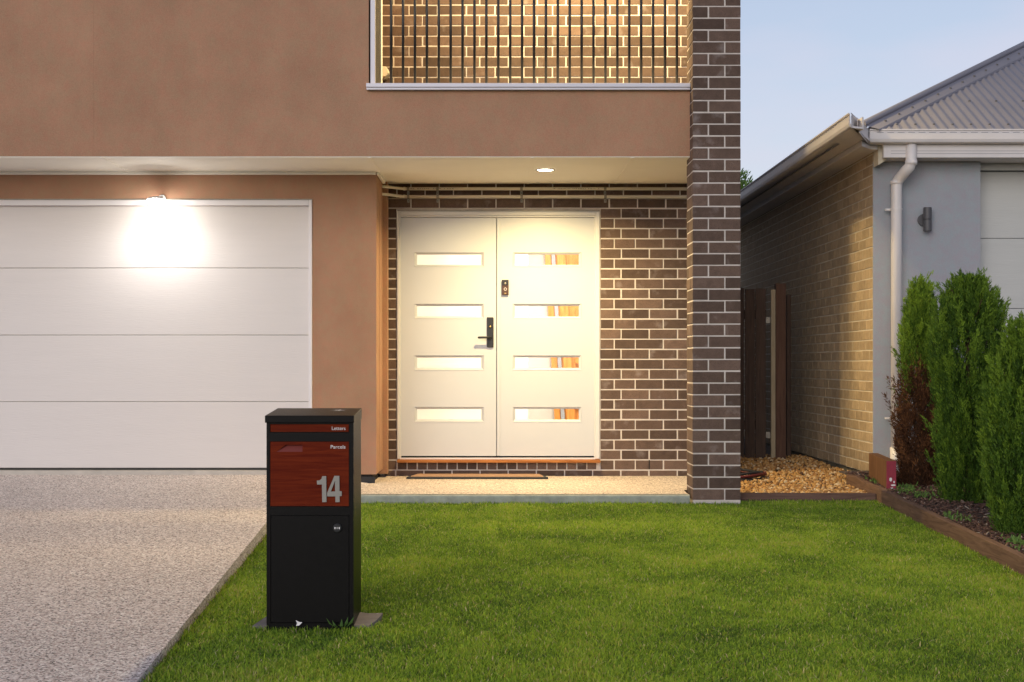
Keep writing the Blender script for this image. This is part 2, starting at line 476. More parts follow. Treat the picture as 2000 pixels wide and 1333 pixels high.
M['soil'] = plain("soil", (0.055, 0.065, 0.020), 0.95, var=0.3, scale=9, bump=0.5, bscale=60)
M['earth'] = plain("earth", (0.10, 0.072, 0.05), 0.95, var=0.3, scale=9, bump=0.5, bscale=60)
M['oiled_wood'] = woodmat("oiled_timber", (0.25, 0.085, 0.02), (0.52, 0.21, 0.055), axis=0, rough=0.45)
M['door_timber'] = woodmat("door_timber", (0.42, 0.15, 0.03), (0.66, 0.29, 0.075), axis=2, rough=0.4, objrand=0.15)
M['paling'] = woodmat("weathered_paling", (0.05, 0.034, 0.027), (0.105, 0.07, 0.054), axis=2, rough=0.85, objrand=0.2)
M['post'] = woodmat("timber_post", (0.075, 0.040, 0.030), (0.14, 0.08, 0.056), axis=2, rough=0.85)
M['pale_timber'] = woodmat("pale_timber", (0.36, 0.29, 0.19), (0.48, 0.40, 0.28), axis=2, rough=0.8)
M['sleeper'] = woodmat("garden_sleeper", (0.10, 0.058, 0.038), (0.26, 0.155, 0.098), axis=1, rough=0.9, objrand=0.12)
M['edging'] = woodmat("edging_board", (0.085, 0.05, 0.04), (0.19, 0.115, 0.09), axis=0, rough=0.9)
M['rust_timber'] = woodmat("rust_timber", (0.10, 0.045, 0.02), (0.24, 0.125, 0.06), axis=2, rough=0.85)
M['red_paint'] = plain("red_paint", (0.26, 0.022, 0.045), 0.7, var=0.3, scale=25)
M['pull_red'] = plain("pull_red", (0.16, 0.028, 0.022), 0.5, spec=0.3)  # recess shading put into a separate red so the finger pull shows
M['coir'] = plain("coir", (0.36, 0.22, 0.14), 0.95, var=0.25, scale=90, bump=1.0, bscale=420)
M['conduit'] = plain("conduit_pvc", (0.72, 0.68, 0.58), 0.45, var=0.03)
M['galv'] = plain("galvanised", (0.30, 0.28, 0.24), 0.5, metal=0.6, var=0.2, scale=30)
M['roof'] = plain("roof_steel", (0.19, 0.187, 0.225), 0.42, metal=0.0, var=0.08, scale=2.5)
M['gutter'] = plain("gutter_paint", (0.66, 0.63, 0.63), 0.4, var=0.05, scale=5)
M['screw'] = plain("roof_screw", (0.07, 0.07, 0.08), 0.5)
M['grey_render'] = stuccomat("grey_render", (0.335, 0.36, 0.425), 0.06, 300.0)
M['beige_door'] = plain("beige_door", (0.50, 0.51, 0.50), 0.5, var=0.03, scale=3, bump=0.4, bscale=16, stretch=(0.6, 10, 10))
M['clear_glass'] = glassmat("clear_glass")
M['frost_glass'] = glassmat("frosted_glass", 0.45, (0.98, 0.95, 0.9))
M['interior'] = plain("interior_paint", (0.82, 0.79, 0.74), 0.7, var=0.02)
M['lens'] = plain("lamp_lens", (0.9, 0.88, 0.85), 0.4, emit=((1.0, 0.90, 0.70), 30.0))
M['lens_cool'] = plain("flood_lens", (0.9, 0.9, 0.88), 0.4, emit=((1.0, 0.95, 0.86), 60.0))
M['brown_plastic'] = plain("bronze_plastic", (0.055, 0.024, 0.012), 0.35)
M['brass'] = plain("brass", (0.45, 0.30, 0.12), 0.35, metal=0.9)
M['hose_red'] = plain("hose_red", (0.12, 0.015, 0.01), 0.5)
M['bark'] = woodmat("bark", (0.06, 0.038, 0.025), (0.14, 0.09, 0.06), axis=2, rough=0.95)
M['grass'] = attrmat("grass", [(0, (0.070, 0.135, 0.018)), (0.4, (0.255, 0.405, 0.034)), (0.72, (0.425, 0.555, 0.050)), (0.90, (0.48, 0.44, 0.10)), (1.0, (0.72, 0.60, 0.36))], 0.6, trans=0.35, spec=0.3)
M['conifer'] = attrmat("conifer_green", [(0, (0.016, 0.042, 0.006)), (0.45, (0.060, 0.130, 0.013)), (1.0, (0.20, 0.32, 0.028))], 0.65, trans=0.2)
M['dead'] = attrmat("dead_brown", [(0, (0.03, 0.013, 0.006)), (0.6, (0.085, 0.034, 0.014)), (1.0, (0.20, 0.085, 0.03))], 0.8)
M['leaf'] = attrmat("leaf_green", [(0, (0.07, 0.14, 0.03)), (1.0, (0.18, 0.30, 0.07))], 0.6, trans=0.2)
M['pebble'] = attrmat("pebble", [(0, (0.10, 0.05, 0.025)), (0.3, (0.32, 0.16, 0.055)), (0.65, (0.50, 0.28, 0.09)), (1.0, (0.62, 0.48, 0.30))], 0.8)
M['mulch'] = attrmat("mulch", [(0, (0.035, 0.02, 0.016)), (0.5, (0.12, 0.065, 0.05)), (0.85, (0.22, 0.135, 0.10)), (1.0, (0.40, 0.33, 0.27))], 0.9)

# ------------------------------------------------------------------ ground
SLAB = 0.048
def sheet(name, mat, polys):
    mb = MB()
    for vs in polys:
        mb.add(vs, [tuple(range(len(vs)))])
    return mb.build(name, mat)
struct(sheet("ground", M['soil'], [
    [(-300, -300, -0.80), (300, -300, -0.80), (300, 3.0, lawn_z(3)-0.10), (-300, 3.0, lawn_z(3)-0.10)],
    [(-300, 3.0, lawn_z(3)-0.10), (300, 3.0, lawn_z(3)-0.10), (300, 12.5, lawn_z(11)-0.10), (-300, 12.5, lawn_z(11)-0.10)],
    [(-300, 12.5, lawn_z(11)-0.10), (300, 12.5, lawn_z(11)-0.10), (300, 600, lawn_z(11)-0.10), (-300, 600, lawn_z(11)-0.10)]]))
EDGE = lambda Y: -1.36 - 0.028 * (Y - 5.7)         # driveway edge against the lawn
def drive_z(X, Y):
    z = 0.122 - 0.049 * (12.17 - Y)
    if X > -1.6 and Y > 9.5:
        t = min(1, (X + 1.6) / 0.55) * min(1, (Y - 9.5) / 1.5)
        z = z * (1-t) + (SLAB - 0.03 * (12.1 - Y)) * t
    return z
mb = MB()
ys = [2.0, 4, 5.5, 7, 8.5, 9.5, 10, 10.5, 11.07]
for a, b in zip(ys[:-1], ys[1:]):
    xa = [-9, -5, -3, -1.6, EDGE(a)]; xb = [-9, -5, -3, -1.6, EDGE(b)]
    for i in range(4):
        mb.add([(xa[i], a, drive_z(xa[i], a)), (xa[i+1], a, drive_z(xa[i+1], a)), (xb[i+1], b, drive_z(xb[i+1], b)), (xb[i], b, drive_z(xb[i], b))], [(0, 1, 2, 3)])
    # side face of the slab along the lawn
    mb.add([(EDGE(a), a, drive_z(EDGE(a), a)), (EDGE(a), a, lawn_z(a)-0.12), (EDGE(b), b, lawn_z(b)-0.12), (EDGE(b), b, drive_z(EDGE(b), b))], [(0, 1, 2, 3)])
for a, b in ((11.07, 11.5), (11.5, 12.12)):
    xs = [-9, -5, -3, -1.6, EDGE(11.07), -1.024]
    for i in range(5):
        mb.add([(xs[i], a, drive_z(xs[i], a)), (xs[i+1], a, drive_z(xs[i+1], a)), (xs[i+1], b, drive_z(xs[i+1], b)), (xs[i], b, drive_z(xs[i], b))], [(0, 1, 2, 3)])
a = 11.07
mb.add([(EDGE(a), a, drive_z(EDGE(a), a)), (EDGE(a), a, -0.15), (-1.024, a, -0.15), (-1.024, a, drive_z(-1.024, a))], [(0, 1, 2, 3)])
struct(mb.build("driveway", M['aggregate'], weld=True))

mb = MB()
ys = [2.0, 5, 8, 11.4]
for a, b in zip(ys[:-1], ys[1:]):
    mb.add([(EDGE(a)-0.0, a, lawn_z(a)-0.03), (2.83, a, lawn_z(a)-0.03), (2.83, b, lawn_z(b)-0.03), (EDGE(b), b, lawn_z(b)-0.03)], [(0, 1, 2, 3)])
struct(mb.build("lawn", M['soil'], weld=True))
# porch slab: pebbled top, weathered nose
PXR = PX(1347, 11.06)
top = MB().add([(-1.02, 11.075, SLAB), (PXR-0.01, 11.075, SLAB), (1.41, 11.45, SLAB), (1.779, 11.45, SLAB), (1.779, 12.9, SLAB), (-1.02, 12.9, SLAB)], [(0, 1, 2, 3, 4, 5)])
slab = struct(top.build("porch_slab", M['aggregate_porch']))
prof = [(11.13, -0.15), (11.055, -0.15), (11.055, SLAB-0.022), (11.060, SLAB-0.010), (11.072, SLAB-0.003), (11.13, SLAB-0.003)]
n = len(prof)
mb = MB().add([(-1.02, y, z) for y, z in prof] + [(PXR, y, z) for y, z in prof],
              [tuple(range(n)), tuple(range(2*n-1, n-1, -1))] + [(i, i+n, (i+1) % n+n, (i+1) % n) for i in range(n)])
mb.build("slab_nose", M['concrete'], slab, weld=True)

# ------------------------------------------------------------------ bricks
_bm = {}
def brick_mesh(dx, dy, dz, mat):
    key = (round(dx, 4), round(dy, 4), round(dz, 4), mat.name)
    if key not in _bm:
        bm = bmesh.new()
        bmesh.ops.create_cube(bm, size=1.0)
        bmesh.ops.scale(bm, vec=(dx, dy, dz), verts=bm.verts)
        bmesh.ops.bevel(bm, geom=bm.edges[:], offset=min(0.0022, dx*0.1, dy*0.1), segments=1, affect='EDGES')
        me = bpy.data.meshes.new("brick")
        bm.to_mesh(me); bm.free()
        me.materials.append(mat)
        _bm[key] = me
    return _bm[key]
def brick(parent, x0, x1, y0, y1, z0, z1, mat, name="brick"):
    o = bpy.data.objects.new(name, brick_mesh(x1-x0, y1-y0, z1-z0, mat))
    COL.objects.link(o)
    j = lambda: random.uniform(-0.0012, 0.0012)
    o.location = ((x0+x1)/2 + j(), (y0+y1)/2 + j()*1.2, (z0+z1)/2 + j())
    o.parent = parent
    o.matrix_parent_inverse = Matrix.Translation(-Vector(parent["_o"]))
    return o

house = thing("two_storey_house", "two storey brown rendered house with dark brick porch, balcony and white doors", "house", (0.3, 12.0, SLAB))

# upper storey render, L-shaped round the balcony opening
YU, SOF = 11.22, 2.545
XB0, XP0, XP1 = PX(720, YU), PX(1353, 11.05), PX(1447, 11.05)
SILL_B, SILL_T = PZ(177.5, YU), PZ(165, YU)
XJ = PX(183, YU)
upper = MB().prism_y([(XJ+0.0012, SOF), (XP0+0.02, SOF), (XP0+0.02, SILL_B-0.003), (XB0, SILL_B-0.003), (XB0, 5.7), (XJ+0.0012, 5.7)], YU, YU+0.22).build("rendered_wall", M['stucco'], house)
MB().prism_y([(-6.5, SOF), (XJ-0.0012, SOF), (XJ-0.0012, 5.7), (-6.5, 5.7)], YU, YU+0.22).build("rendered_wall", M['stucco'], house)
box("control_joint", M['stucco'], (XJ-0.0011, XJ+0.0011, YU+0.0009, YU+0.02, SOF+0.001, 5.69), upper)
# soffit lining with cover strips
sof = MB().prism_z([(-6.5, YU+0.003), (XP0+0.004, YU+0.003), (XP0+0.004, 11.402), (XP1-0.01, 11.402), (XP1-0.01, 12.95), (-6.5, 12.95)], SOF-0.006, SOF-0.001).build("soffit", M['soffit'], house)
for px in (197, 722, 1040, 1236):
    x = PX(px, YU)
    box("cover_strip", M['soffit'], (x-0.010, x+0.010, YU+0.004, 12.07 if px < 800 else 12.86, SOF-0.010, SOF-0.0055), sof)
box("cornice_bead", M['soffit'], (-6.5, -0.975, 12.055, 12.089, SOF-0.030, SOF-0.0065), sof, bevel=0.004)
box("cornice_bead", M['soffit'], (-0.968, -0.945, 12.07, 12.86, SOF-0.028, SOF-0.0065), sof, bevel=0.004)

# garage front
YG = 12.09
GX1, GZ1 = PX(610, YG), PZ(391, YG)
GWR = PX(735, YG)
gw = MB().holes_xz(-6.5, GWR, PZ(927, YG), SOF-0.007, [(-6.4, GX1, -1, GZ1)], YG, YG+0.30).build("garage_wall", M['stucco'], house)
# the return of the garage wall into the porch, with its narrow stop strip
box("return_wall", M['stucco'], (GWR-0.3, GWR+0.002, YG+0.302, 12.71, PZ(927, YG), SOF-0.008), house)
box("stop_strip", M['stucco'], (GWR-0.3, GWR+0.041, 12.712, 12.95, SLAB+0.03, SOF-0.009), house)
box("plinth", M['dark_gap'], (GX1+0.05, GWR-0.035, YG+0.03, 12.9, -0.1, PZ(927, YG)-0.001), house)  # near-black: shade of the gap under the wall put into the colour
box("flashing", M['rubber'], (GX1+0.05, GWR-0.012, YG+0.012, YG+0.028, SLAB, PZ(927, YG)-0.02), house)
# garage door frame and panels
fr = MB()
xa, xb = PX(603, YG), GX1
fr.box(xa, xb-0.001, YG-0.012, YG+0.06, 0.115, GZ1-0.001)
fr.box(-6.4, xa-0.0005, YG-0.012, YG+0.06, PZ(402, YG), GZ1-0.001)
fr.build("garage_door_frame", M['frame_grey'], house, bevel=0.003)
box("drip_flashing", M['galv'], (-6.4, GX1+0.004, YG-0.026, YG-0.002, GZ1+0.0005, GZ1+0.006), house)
YD = 12.125
gd = box("garage_door", M['galv'], (-6.35, xa+0.01, YD+0.012, YD+0.05, 0.11, GZ1), house)
for y0, y1 in ((400, 524), (524, 655), (655, 785), (785, 914.5)):
    z1, z0 = PZ(y0, YD), PZ(y1, YD)
    MB().box(-6.35, xa-0.002, YD, YD+0.010, z0+0.0018, z1-0.0018).build("panel", M['garage_white'], gd, bevel=0.003)
box("bottom_seal", M['rubber'], (-6.35, xa-0.002, YD+0.002, YD+0.03, PZ(918, YD), PZ(914.5, YD)-0.001), gd)
box("garage_threshold", M['light_concrete'], (-6.4, -1.3, YG-0.02, YG+0.25, -0.05, PZ(919.5, YG)), house)

# porch wall of dark brick
YW = 12.88
DX0, DX1 = PX(774.5, YW), PX(1172, YW)
DZ0, DZ1 = PZ(898, YW), PZ(409.5, YW)
pw = MB().holes_xz(-1.2, XP1, -0.1, 5.6, [(DX0, DX1, DZ0, DZ1)], YW+0.0022, YW+0.12).build("porch_wall", M['mortar'], house)
C0 = PZ(918.4, YW); CP = 0.0858; G = 0.005
XL = PX(754.5, YW) - 0.02
def row_bricks(parent, segs, z0, z1, y, mat, depth=0.06):
    for a, b in segs:
        if b - a > 0.025:
            brick(parent, a+G, b-G, y, y+depth, z0+G, z1-G, mat)
XE = 1.77
for k in range(-1, 29):
    z0 = C0 + k*CP; z1 = z0 + CP
    z0 = max(z0, SLAB-0.01); z1 = min(z1, SOF+0.01)
    if z1 - z0 < 0.02: continue
    zm = (z0 + z1)/2
    even = (k % 2 == 0)
    if zm > DZ1:                      # over the door: plain running bond
        off = DX0 + (0.0 if k % 2 == 1 else 0.12) - 0.24*2
        js = [off + 0.2415*i for i in range(16)]
        js = [XL] + [j for j in js if XL+0.05 < j < XE-0.03] + [XE]
    elif k < 0:                       # bottom course, half buried by the slab
        js = [XL] + [XL + 0.10 + 0.24*i for i in range(12) if XL + 0.10 + 0.24*i < XE-0.04] + [XE]
    else:
        # left of the door a single column of cut bricks
        row_bricks(pw, [(XL, DX0+0.004)], z0, z1, YW, M['brick'])
        if even: js = [DX1, DX1+0.12, DX1+0.30, DX1+0.54, DX1+0.78, XE]
        else: js = [DX1, DX1+0.18, DX1+0.42, DX1+0.66, XE]
        if k == 0:                    # brick on edge under the door sill
            n_ = 19
            w = (DX1-DX0-0.008)/20.3
            for i in range(20):
                a = DX0+0.006 + w*i
                brick(pw, a+G, a+w-G, YW-0.004, YW+0.06, z0+G, PZ(904, YW)-0.001, M['brick'])
    js = sorted(j for j in js if j <= XE)
    row_bricks(pw, list(zip(js[:-1], js[1:])), z0, z1, YW, M['brick'])
box("weep_hole", M['dark_gap'], (PX(1267, YW), PX(1269, YW), YW-0.002, YW+0.002, PZ(917, YW), PZ(899, YW)), pw)

# porch pillar: four bricks a course laid round a mortar core
core = MB().box(XP0+0.003, XP1-0.003, 11.053, 11.397, -0.15, 5.6).build("brick_pillar", M['mortar'], house)
P0 = PZ(955.3, 11.05); PP = 0.0861
def pillar_course(k):
    z0 = P0 + k*PP + G; z1 = z0 + PP - 2*G
    if k % 2:      # stretcher first on the front
        q = [(0, .23, 0, .11), (.24, .35, 0, .23), (.12, .35, .24, .35), (0, .11, .12, .35)]
    else:
        q = [(0, .11, 0, .23), (.12, .35, 0, .11), (.24, .35, .12, .35), (0, .23, .24, .35)]
    return [(XP0+a, XP0+b, 11.05+c, 11.05+d, z0, z1) for a, b, c, d in q]
for k in range(-1, 43):
    for q in pillar_course(k):
        brick(core, *q, M['brick'])
mb = MB()
for k in range(43, 64):
    for q in pillar_course(k): mb.box(*q)
mb.build("brickwork", M['brick'], core)["kind"] = "stuff"

# front door: frame, sill, two leaves
frm = MB()
YF = YW - 0.012
fx0, fx1 = PX(776, YF), PX(1172, YF)
lx0, lx1 = PX(783, YW), PX(1160.5, YW)
lz1, lz0 = PZ(425, YW), PZ(892, YW)
frm.box(fx0, lx0-0.012, YF, YF+0.10, PZ(897, YF), PZ(413, YF))
frm.box(lx1+0.012, fx1-0.002, YF, YF+0.10, PZ(897, YF), PZ(413, YF))
frm.box(lx0-0.0115, lx1+0.0115, YF, YF+0.10, PZ(421, YF), PZ(413, YF))
dfr = frm.build("door_frame", M['white'], house, bevel=0.004)
st = MB()
st.box(lx0-0.0115, lx0-0.001, YF+0.014, YF+0.10, PZ(897, YF), PZ(421, YF)-0.001)
st.box(lx1+0.001, lx1+0.0115, YF+0.014, YF+0.10, PZ(897, YF), PZ(421, YF)-0.001)
st.box(lx0-0.0005, lx1+0.0005, YF+0.014, YF+0.10, lz1+0.002, PZ(421, YF)-0.001)
st.build("door_stop", M['white'], dfr)
box("head_flashing", M['galv'], (fx0, fx1-0.004, YF-0.01, YF+0.02, PZ(413, YF)+0.001, PZ(411, YF)), dfr)
box("door_sill", M['oiled_wood'], (fx0+0.001, fx1, YW-0.065, YW+0.12, PZ(903.5, YW), PZ(897, YW)-0.004), house, bevel=0.004)
box("threshold_strip", M['frame_grey'], (lx0-0.008, lx1+0.008, YW-0.004, YW+0.05, PZ(896.8, YW)-0.003, PZ(894.6, YW)), house)
def leaf(xa, xb, hx0, hx1, glass, label):
    ye = YW + 0.016
    holes = [(PX(hx0, ye), PX(hx1, ye), PZ(b, ye), PZ(a, ye)) for a, b in ((494, 521), (594.5, 622), (695.2, 722.6), (795.8, 823.4))]
    lf = MB().holes_xz(xa, xb, lz0+0.004, lz1-0.002, holes, ye, ye+0.04).build("door_leaf", M['door_white'], house, weld=True, label=label)
    for (a, b, c, d) in holes:
        r = 0.019; yo, yi = ye-0.003, ye+0.013
        o_ = [(a-0.003, yo, c-0.003), (b+0.003, yo, c-0.003), (b+0.003, yo, d+0.003), (a-0.003, yo, d+0.003)]
        i_ = [(a+r, yi, c+r*0.8), (b-r, yi, c+r*0.8), (b-r, yi, d-r*0.8), (a+r, yi, d-r*0.8)]
        k_ = [(x, ye+0.03, z) for x, y, z in i_]
        e_ = [(x, ye+0.001, z) for x, y, z in o_]
        mb = MB().add(e_ + o_ + i_ + k_, [q for s in (0, 4, 8) for q in [(s+i, s+(i+1) % 4, s+4+(i+1) % 4, s+4+i) for i in range(4)]])
        mb.build("glazing_bead", M['door_white'], lf)
        box("glass_pane", glass, (a+r-0.004, b-r+0.004, ye+0.016, ye+0.021, c+r*0.8-0.004, d-r*0.8+0.004), lf)
    return lf
xm0, xm1 = PX(969.2, YW), PX(970.6, YW)
leafL = leaf(lx0, xm0, 810, 944.5, M['frost_glass'], "left white door leaf with frosted panes and black lever")
leafR = leaf(xm1, lx1, 1002, 1135, M['clear_glass'], "right white door leaf with clear panes")
box("meeting_stile", M['door_white'], (xm1+0.0005, PX(977, YW), YW+0.008, YW+0.0155, lz0+0.006, lz1-0.004), leafR, bevel=0.002)
box("gap_light_block", M['door_white'], (xm0-0.02, xm1+0.02, YW+0.0565, YW+0.07, lz0+0.006, lz1-0.004), leafR)  # added behind the leaves to stop hall light showing through their gap
for xj in (lx0, lx1): box("jamb_stop", M['white'], (xj-0.03, xj+0.03, YW+0.0572, YW+0.09, lz0+0.031, lz1-0.031), house)
box("sill_light_block", M['rubber'], (lx0, lx1, YW+0.057, YW+0.075, lz0-0.02, lz0+0.03), house)  # added dark bar, hides the hall glow at the foot of the leaves
box("head_stop", M['white'], (lx0-0.02, lx1+0.02, YW+0.057, YW+0.09, lz1-0.03, lz1+0.03), house)
# black lever set
ye = YW + 0.016
hp = MB().box(PX(951, ye), PX(964, ye), ye-0.016, ye-0.0005, PZ(679, ye), PZ(620, ye)).build("handle_plate", M['black_metal'], leafL, bevel=0.005)
mb = MB()
hz = PZ(659.7, ye); hx = PX(957.5, ye)
mb.tube([(hx, ye-0.017, hz), (hx, ye-0.055, hz)], 0.012, 14)
mb.build("lever_spindle", M['black_metal'], leafL, smooth=True)
MB().tube([(hx+0.008, ye-0.055, hz), (PX(945, ye), ye-0.056, hz), (PX(935, ye), ye-0.055, hz-0.001), (PX(933.5, ye), ye-0.054, hz-0.001)], [0.0095, 0.0095, 0.0095, 0.006], 12).build("lever_handle", M['black_metal'], leafL, smooth=True)
MB().tube([(hx, ye-0.0165, PZ(638.5, ye)), (hx, ye-0.024, PZ(638.5, ye))], 0.0095, 14).build("lock_cylinder", M['brass'], leafL, smooth=True)

# hallway behind the door
hall = MB()
hall.box(-0.98, -0.90, 13.02, 16.2, SLAB, 2.56)
hall.box(-0.899, 1.5, 15.45, 15.53, SLAB, 2.56)
hall.box(1.501, 1.58, 13.02, 16.28, SLAB, 2.56)
hall.box(-0.98, 1.58, 13.02, 16.3, 2.561, 2.62)
hall.box(-0.98, 1.58, 13.0, 16.3, -0.05, SLAB+0.09)
hall.build("hallway_walls", M['interior'], house)
box("partition", M['interior'], (-0.62, 0.30, 14.9, 15.0, SLAB+0.0905, 2.55), house, bevel=0.004)
hd = thing("interior_door", "orange timber panel door glimpsed through the clear door panes", "door", (0.70, 15.2, SLAB+0.09))
mb = MB(); Y2 = 15.2
tilt = math.tan(R(3.4))
def hz_(x, z): return (x - (z-0.5)*tilt, z)
def slat(name, xa, xb, za, zb, ya, yb, mat):
    p = [hz_(xa, za), (xb, za), (xb, zb), hz_(xa, zb)]
    MB().prism_y(p, ya, yb).build(name, mat, hd)
slat("leaf", 0.57, 1.25, SLAB+0.095, 2.2, 15.24, 15.27, M['door_timber'])
p = lambda a, b, nm, mt, y: MB().prism_y([hz_(a, SLAB+0.095), hz_(b, SLAB+0.095), hz_(b, 2.2), hz_(a, 2.2)], y, y+0.04).build(nm, mt, hd)
p(0.57, 0.625, "stile", M['door_timber'], 15.19)
p(0.635, 0.672, "edge_strip", M['grey_render'], 15.185)
p(0.69, 0.775, "stile", M['door_timber'], 15.18)
for z in (0.62, 1.05, 1.52, 2.0):
    box("rail", M['door_timber'], (0.78, 1.25, 15.195, 15.239, z-0.04, z+0.03), hd)
ld = bpy.data.lights.new("hall_light", 'AREA'); ld.shape = 'DISK'; ld.size = 0.3; ld.energy = HALL_W; ld.color = (1.0, 0.88, 0.70)
hl = thing("hall_ceiling_light", "round lit ceiling lamp in the hallway behind the front door", "ceiling light", (0.45, 14.0, 2.55))
MB().tube([(0.45, 14.0, 2.56), (0.45, 14.0, 2.545)], 0.17, 24).build("lamp_body", M['white'], hl)
lo = bpy.data.objects.new("hall_light", ld); COL.objects.link(lo); lo.location = (0.45, 14.0, 2.535); attach(lo, hl)

# balcony: floor, back wall, sill, screen, balustrade
YB = 12.55
box("balcony_floor", M['footing'], (-1.2, XP1-0.01, YU+0.221, 12.885, SOF+0.0, 3.05), house)
bw = box("balcony_wall", M['mortar'], (-1.2, XP1, YB+0.0022, YB+0.12, 3.051, 5.6), house)
B0 = PZ(151.2, YB); XBL = PX(746, YB)
for k in range(-2, 9):
    z0 = B0 + k*0.0857; z1 = z0+0.0857
    off = -0.736 if k % 2 == 0 else -0.8636
    js = [XBL-0.02] + [off + 0.2385*i for i in range(12) if XBL+0.03 < off + 0.2385*i < XE-0.04] + [XE]
    row_bricks(bw, list(zip(js[:-1], js[1:])), z0, z1, YB, M['brick'])
mb = MB()
for k in list(range(-4, -2)) + list(range(9, 26)):
    z0 = B0 + k*0.0857; z1 = z0+0.0857
    if z0 < 3.06: continue
    off = -0.736 if k % 2 == 0 else -0.8636
    js = [XBL-0.02] + [off + 0.2385*i for i in range(12) if XBL+0.03 < off + 0.2385*i < XE-0.04] + [XE]
    for a, b in zip(js[:-1], js[1:]): mb.box(a+G, b-G, YB, YB+0.06, z0+G, z1-G)
mb.build("brickwork", M['brick'], bw)["kind"] = "stuff"
box("balcony_ceiling", M['soffit'], (XB0+0.001, XP1-0.01, 11.403, YB+0.001, 5.31, 5.34), house)
box("roof_eave", M['soffit'], (-6.5, XP1+0.3, YU-0.3, 16, 5.71, 5.8), house)
box("side_wall", M['mortar'], (1.60, XP1, 13.02, 20, -0.1, 5.6), house)
box("balcony_side_wall", M['stucco'], (-1.3, XBL-0.021, YU+0.221, YB+0.004, 3.052, 5.6), house)
sl = MB()
sx0 = PX(715, YU-0.05)
mid = PZ(171, YU-0.05)
sl.box(sx0, XP0-0.002, YU-0.050, YU+0.24, mid+0.003, SILL_T)
sl.box(sx0+0.003, XP0-0.003, YU-0.044, YU+0.22, mid, mid+0.0028)
sl.box(sx0+0.001, XP0-0.002, YU-0.040, YU-0.002, SILL_B, mid-0.0005)
sl.build("balcony_sill", M['sill_metal'], house, bevel=0.002)
xo = PX(733, 11.27)
box("corner_post", M['sill_metal'], (XB0+0.012, xo, 11.24, 11.29, SILL_T+0.001, 4.3), house)
sc_ = box("screen_door", M['black_metal'], (xo-0.012, xo-0.004, 11.292, 11.80, SILL_T+0.001, 5.2), house)
mb = MB()
for i in range(56):
    z = SILL_T + 0.02 + 0.021*i
    for j in range(9):
        y = 11.31 + 0.05*j + (0.025 if i % 2 else 0)
        mb.box(xo-0.0045, xo-0.001, y, y+0.022, z, z+0.008)
mb.build("security_mesh", M['galv'], sc_)["kind"] = "stuff"
box("screen_frame", M['white'], (xo-0.04, xo+0.002, 11.801, 11.95, SILL_T+0.001, 5.2), sc_)
bal = box("balustrade", M['black_metal'], (PX(748, 11.3), XP0-0.004, 11.28, 11.32, 4.12, 4.16), house, bevel=0.003)
me_b = None
for i in range(25):
    x = PX(764 + 23.25*i, 11.30)
    if me_b is None:
        o = MB().tube([(0, 0, SILL_T-0.001), (0, 0, 4.121)], 0.0102, 10).build("baluster", M['black_metal'], bal, smooth=True)
        me_b = o.data
    else:
        o = bpy.data.objects.new("baluster", me_b); COL.objects.link(o); attach(o, bal)
    o.location = (x, 11.30, 0)
# side balustrade toward the neighbour
box("balcony_side_kerb", M['stucco'], (XP1-0.2, XP1-0.02, 11.42, YB-0.002, 3.051, 3.10), house)
bal2 = box("balustrade", M['black_metal'], (XP1-0.13, XP1-0.09, 11.401, YB-0.001, 4.12, 4.16), house, bevel=0.003)
for i in range(12):
    o = bpy.data.objects.new("baluster", me_b); COL.objects.link(o); attach(o, bal2)
    o.location = (XP1-0.11, 11.46 + 0.0885*i, 0)

# ------------------------------------------------------------------ lamps
def downlight(name, label, X, Y, Z, watts, size, col, spread, lens_r=0.052):
    t = thing(name, label, "downlight", (X, Y, Z))
    ring = MB(); n = 28
    vs, fs = [], []
    for r, z in ((lens_r+0.018, Z), (lens_r+0.016, Z-0.006), (lens_r, Z-0.006), (lens_r-0.002, Z-0.002)):
        vs += [(X + r*math.cos(2*pi*k/n), Y + r*math.sin(2*pi*k/n), z) for k in range(n)]
    for s in range(3):
        fs += [(s*n+k, s*n+(k+1) % n, (s+1)*n+(k+1) % n, (s+1)*n+k) for k in range(n)]
    ring.add(vs, fs).build("trim_ring", M['white'], t, smooth=True)
    MB().add([(X + (lens_r-0.002)*math.cos(2*pi*k/n), Y + (lens_r-0.002)*math.sin(2*pi*k/n), Z-0.004) for k in range(n)], [tuple(range(n))]).build("lens", M['lens'], t)
    ld = bpy.data.lights.new(name, 'AREA'); ld.shape = 'DISK'; ld.size = size; ld.spread = R(spread); ld.energy = watts; ld.color = col
    lo = bpy.data.objects.new(name + "_lamp", ld); COL.objects.link(lo); lo.location = (X, Y, Z-0.012); attach(lo, t)
    return t
downlight("porch_downlight", "round warm downlight set in the porch soffit above the front door", PX(1065, 11.93), 11.93, SOF-0.007, PORCH_W, 0.09, WARM, 155, 0.062)
downlight("balcony_downlight", "round warm downlight in the balcony ceiling above the railing", 0.72, 11.90, 5.309, BALC_W, 0.28, WARM, 160)
# flood lamp over the garage door
fx, fy, fz = PX(305, 11.86), 11.86, PZ(390, 11.86)
t = thing("flood_light", "small glowing flood light above the white garage door", "flood light", (fx, YG, fz))
MB().tube([(fx, YG-0.002, fz+0.030), (fx, YG-0.03, fz+0.030)], 0.030, 20).build("mount", M['white'], t, bevel=0.003)
MB().tube([(fx, YG-0.031, fz+0.030), (fx, YG-0.07, fz+0.030), (fx, fy, fz+0.018)], 0.010, 10).build("arm", M['white'], t, smooth=True)
MB().tube([(fx, fy, fz+0.022), (fx, fy, fz+0.012), (fx, fy, fz)], [0.03, 0.062, 0.070], 20).build("head", M['white'], t, smooth=False)
n = 24
vs = [(fx, fy, fz-0.060)] + [(fx + r*math.cos(2*pi*k/n), fy + r*math.sin(2*pi*k/n), fz-z) for r, z in ((0.052, 0.044), (0.068, 0.001)) for k in range(n)]
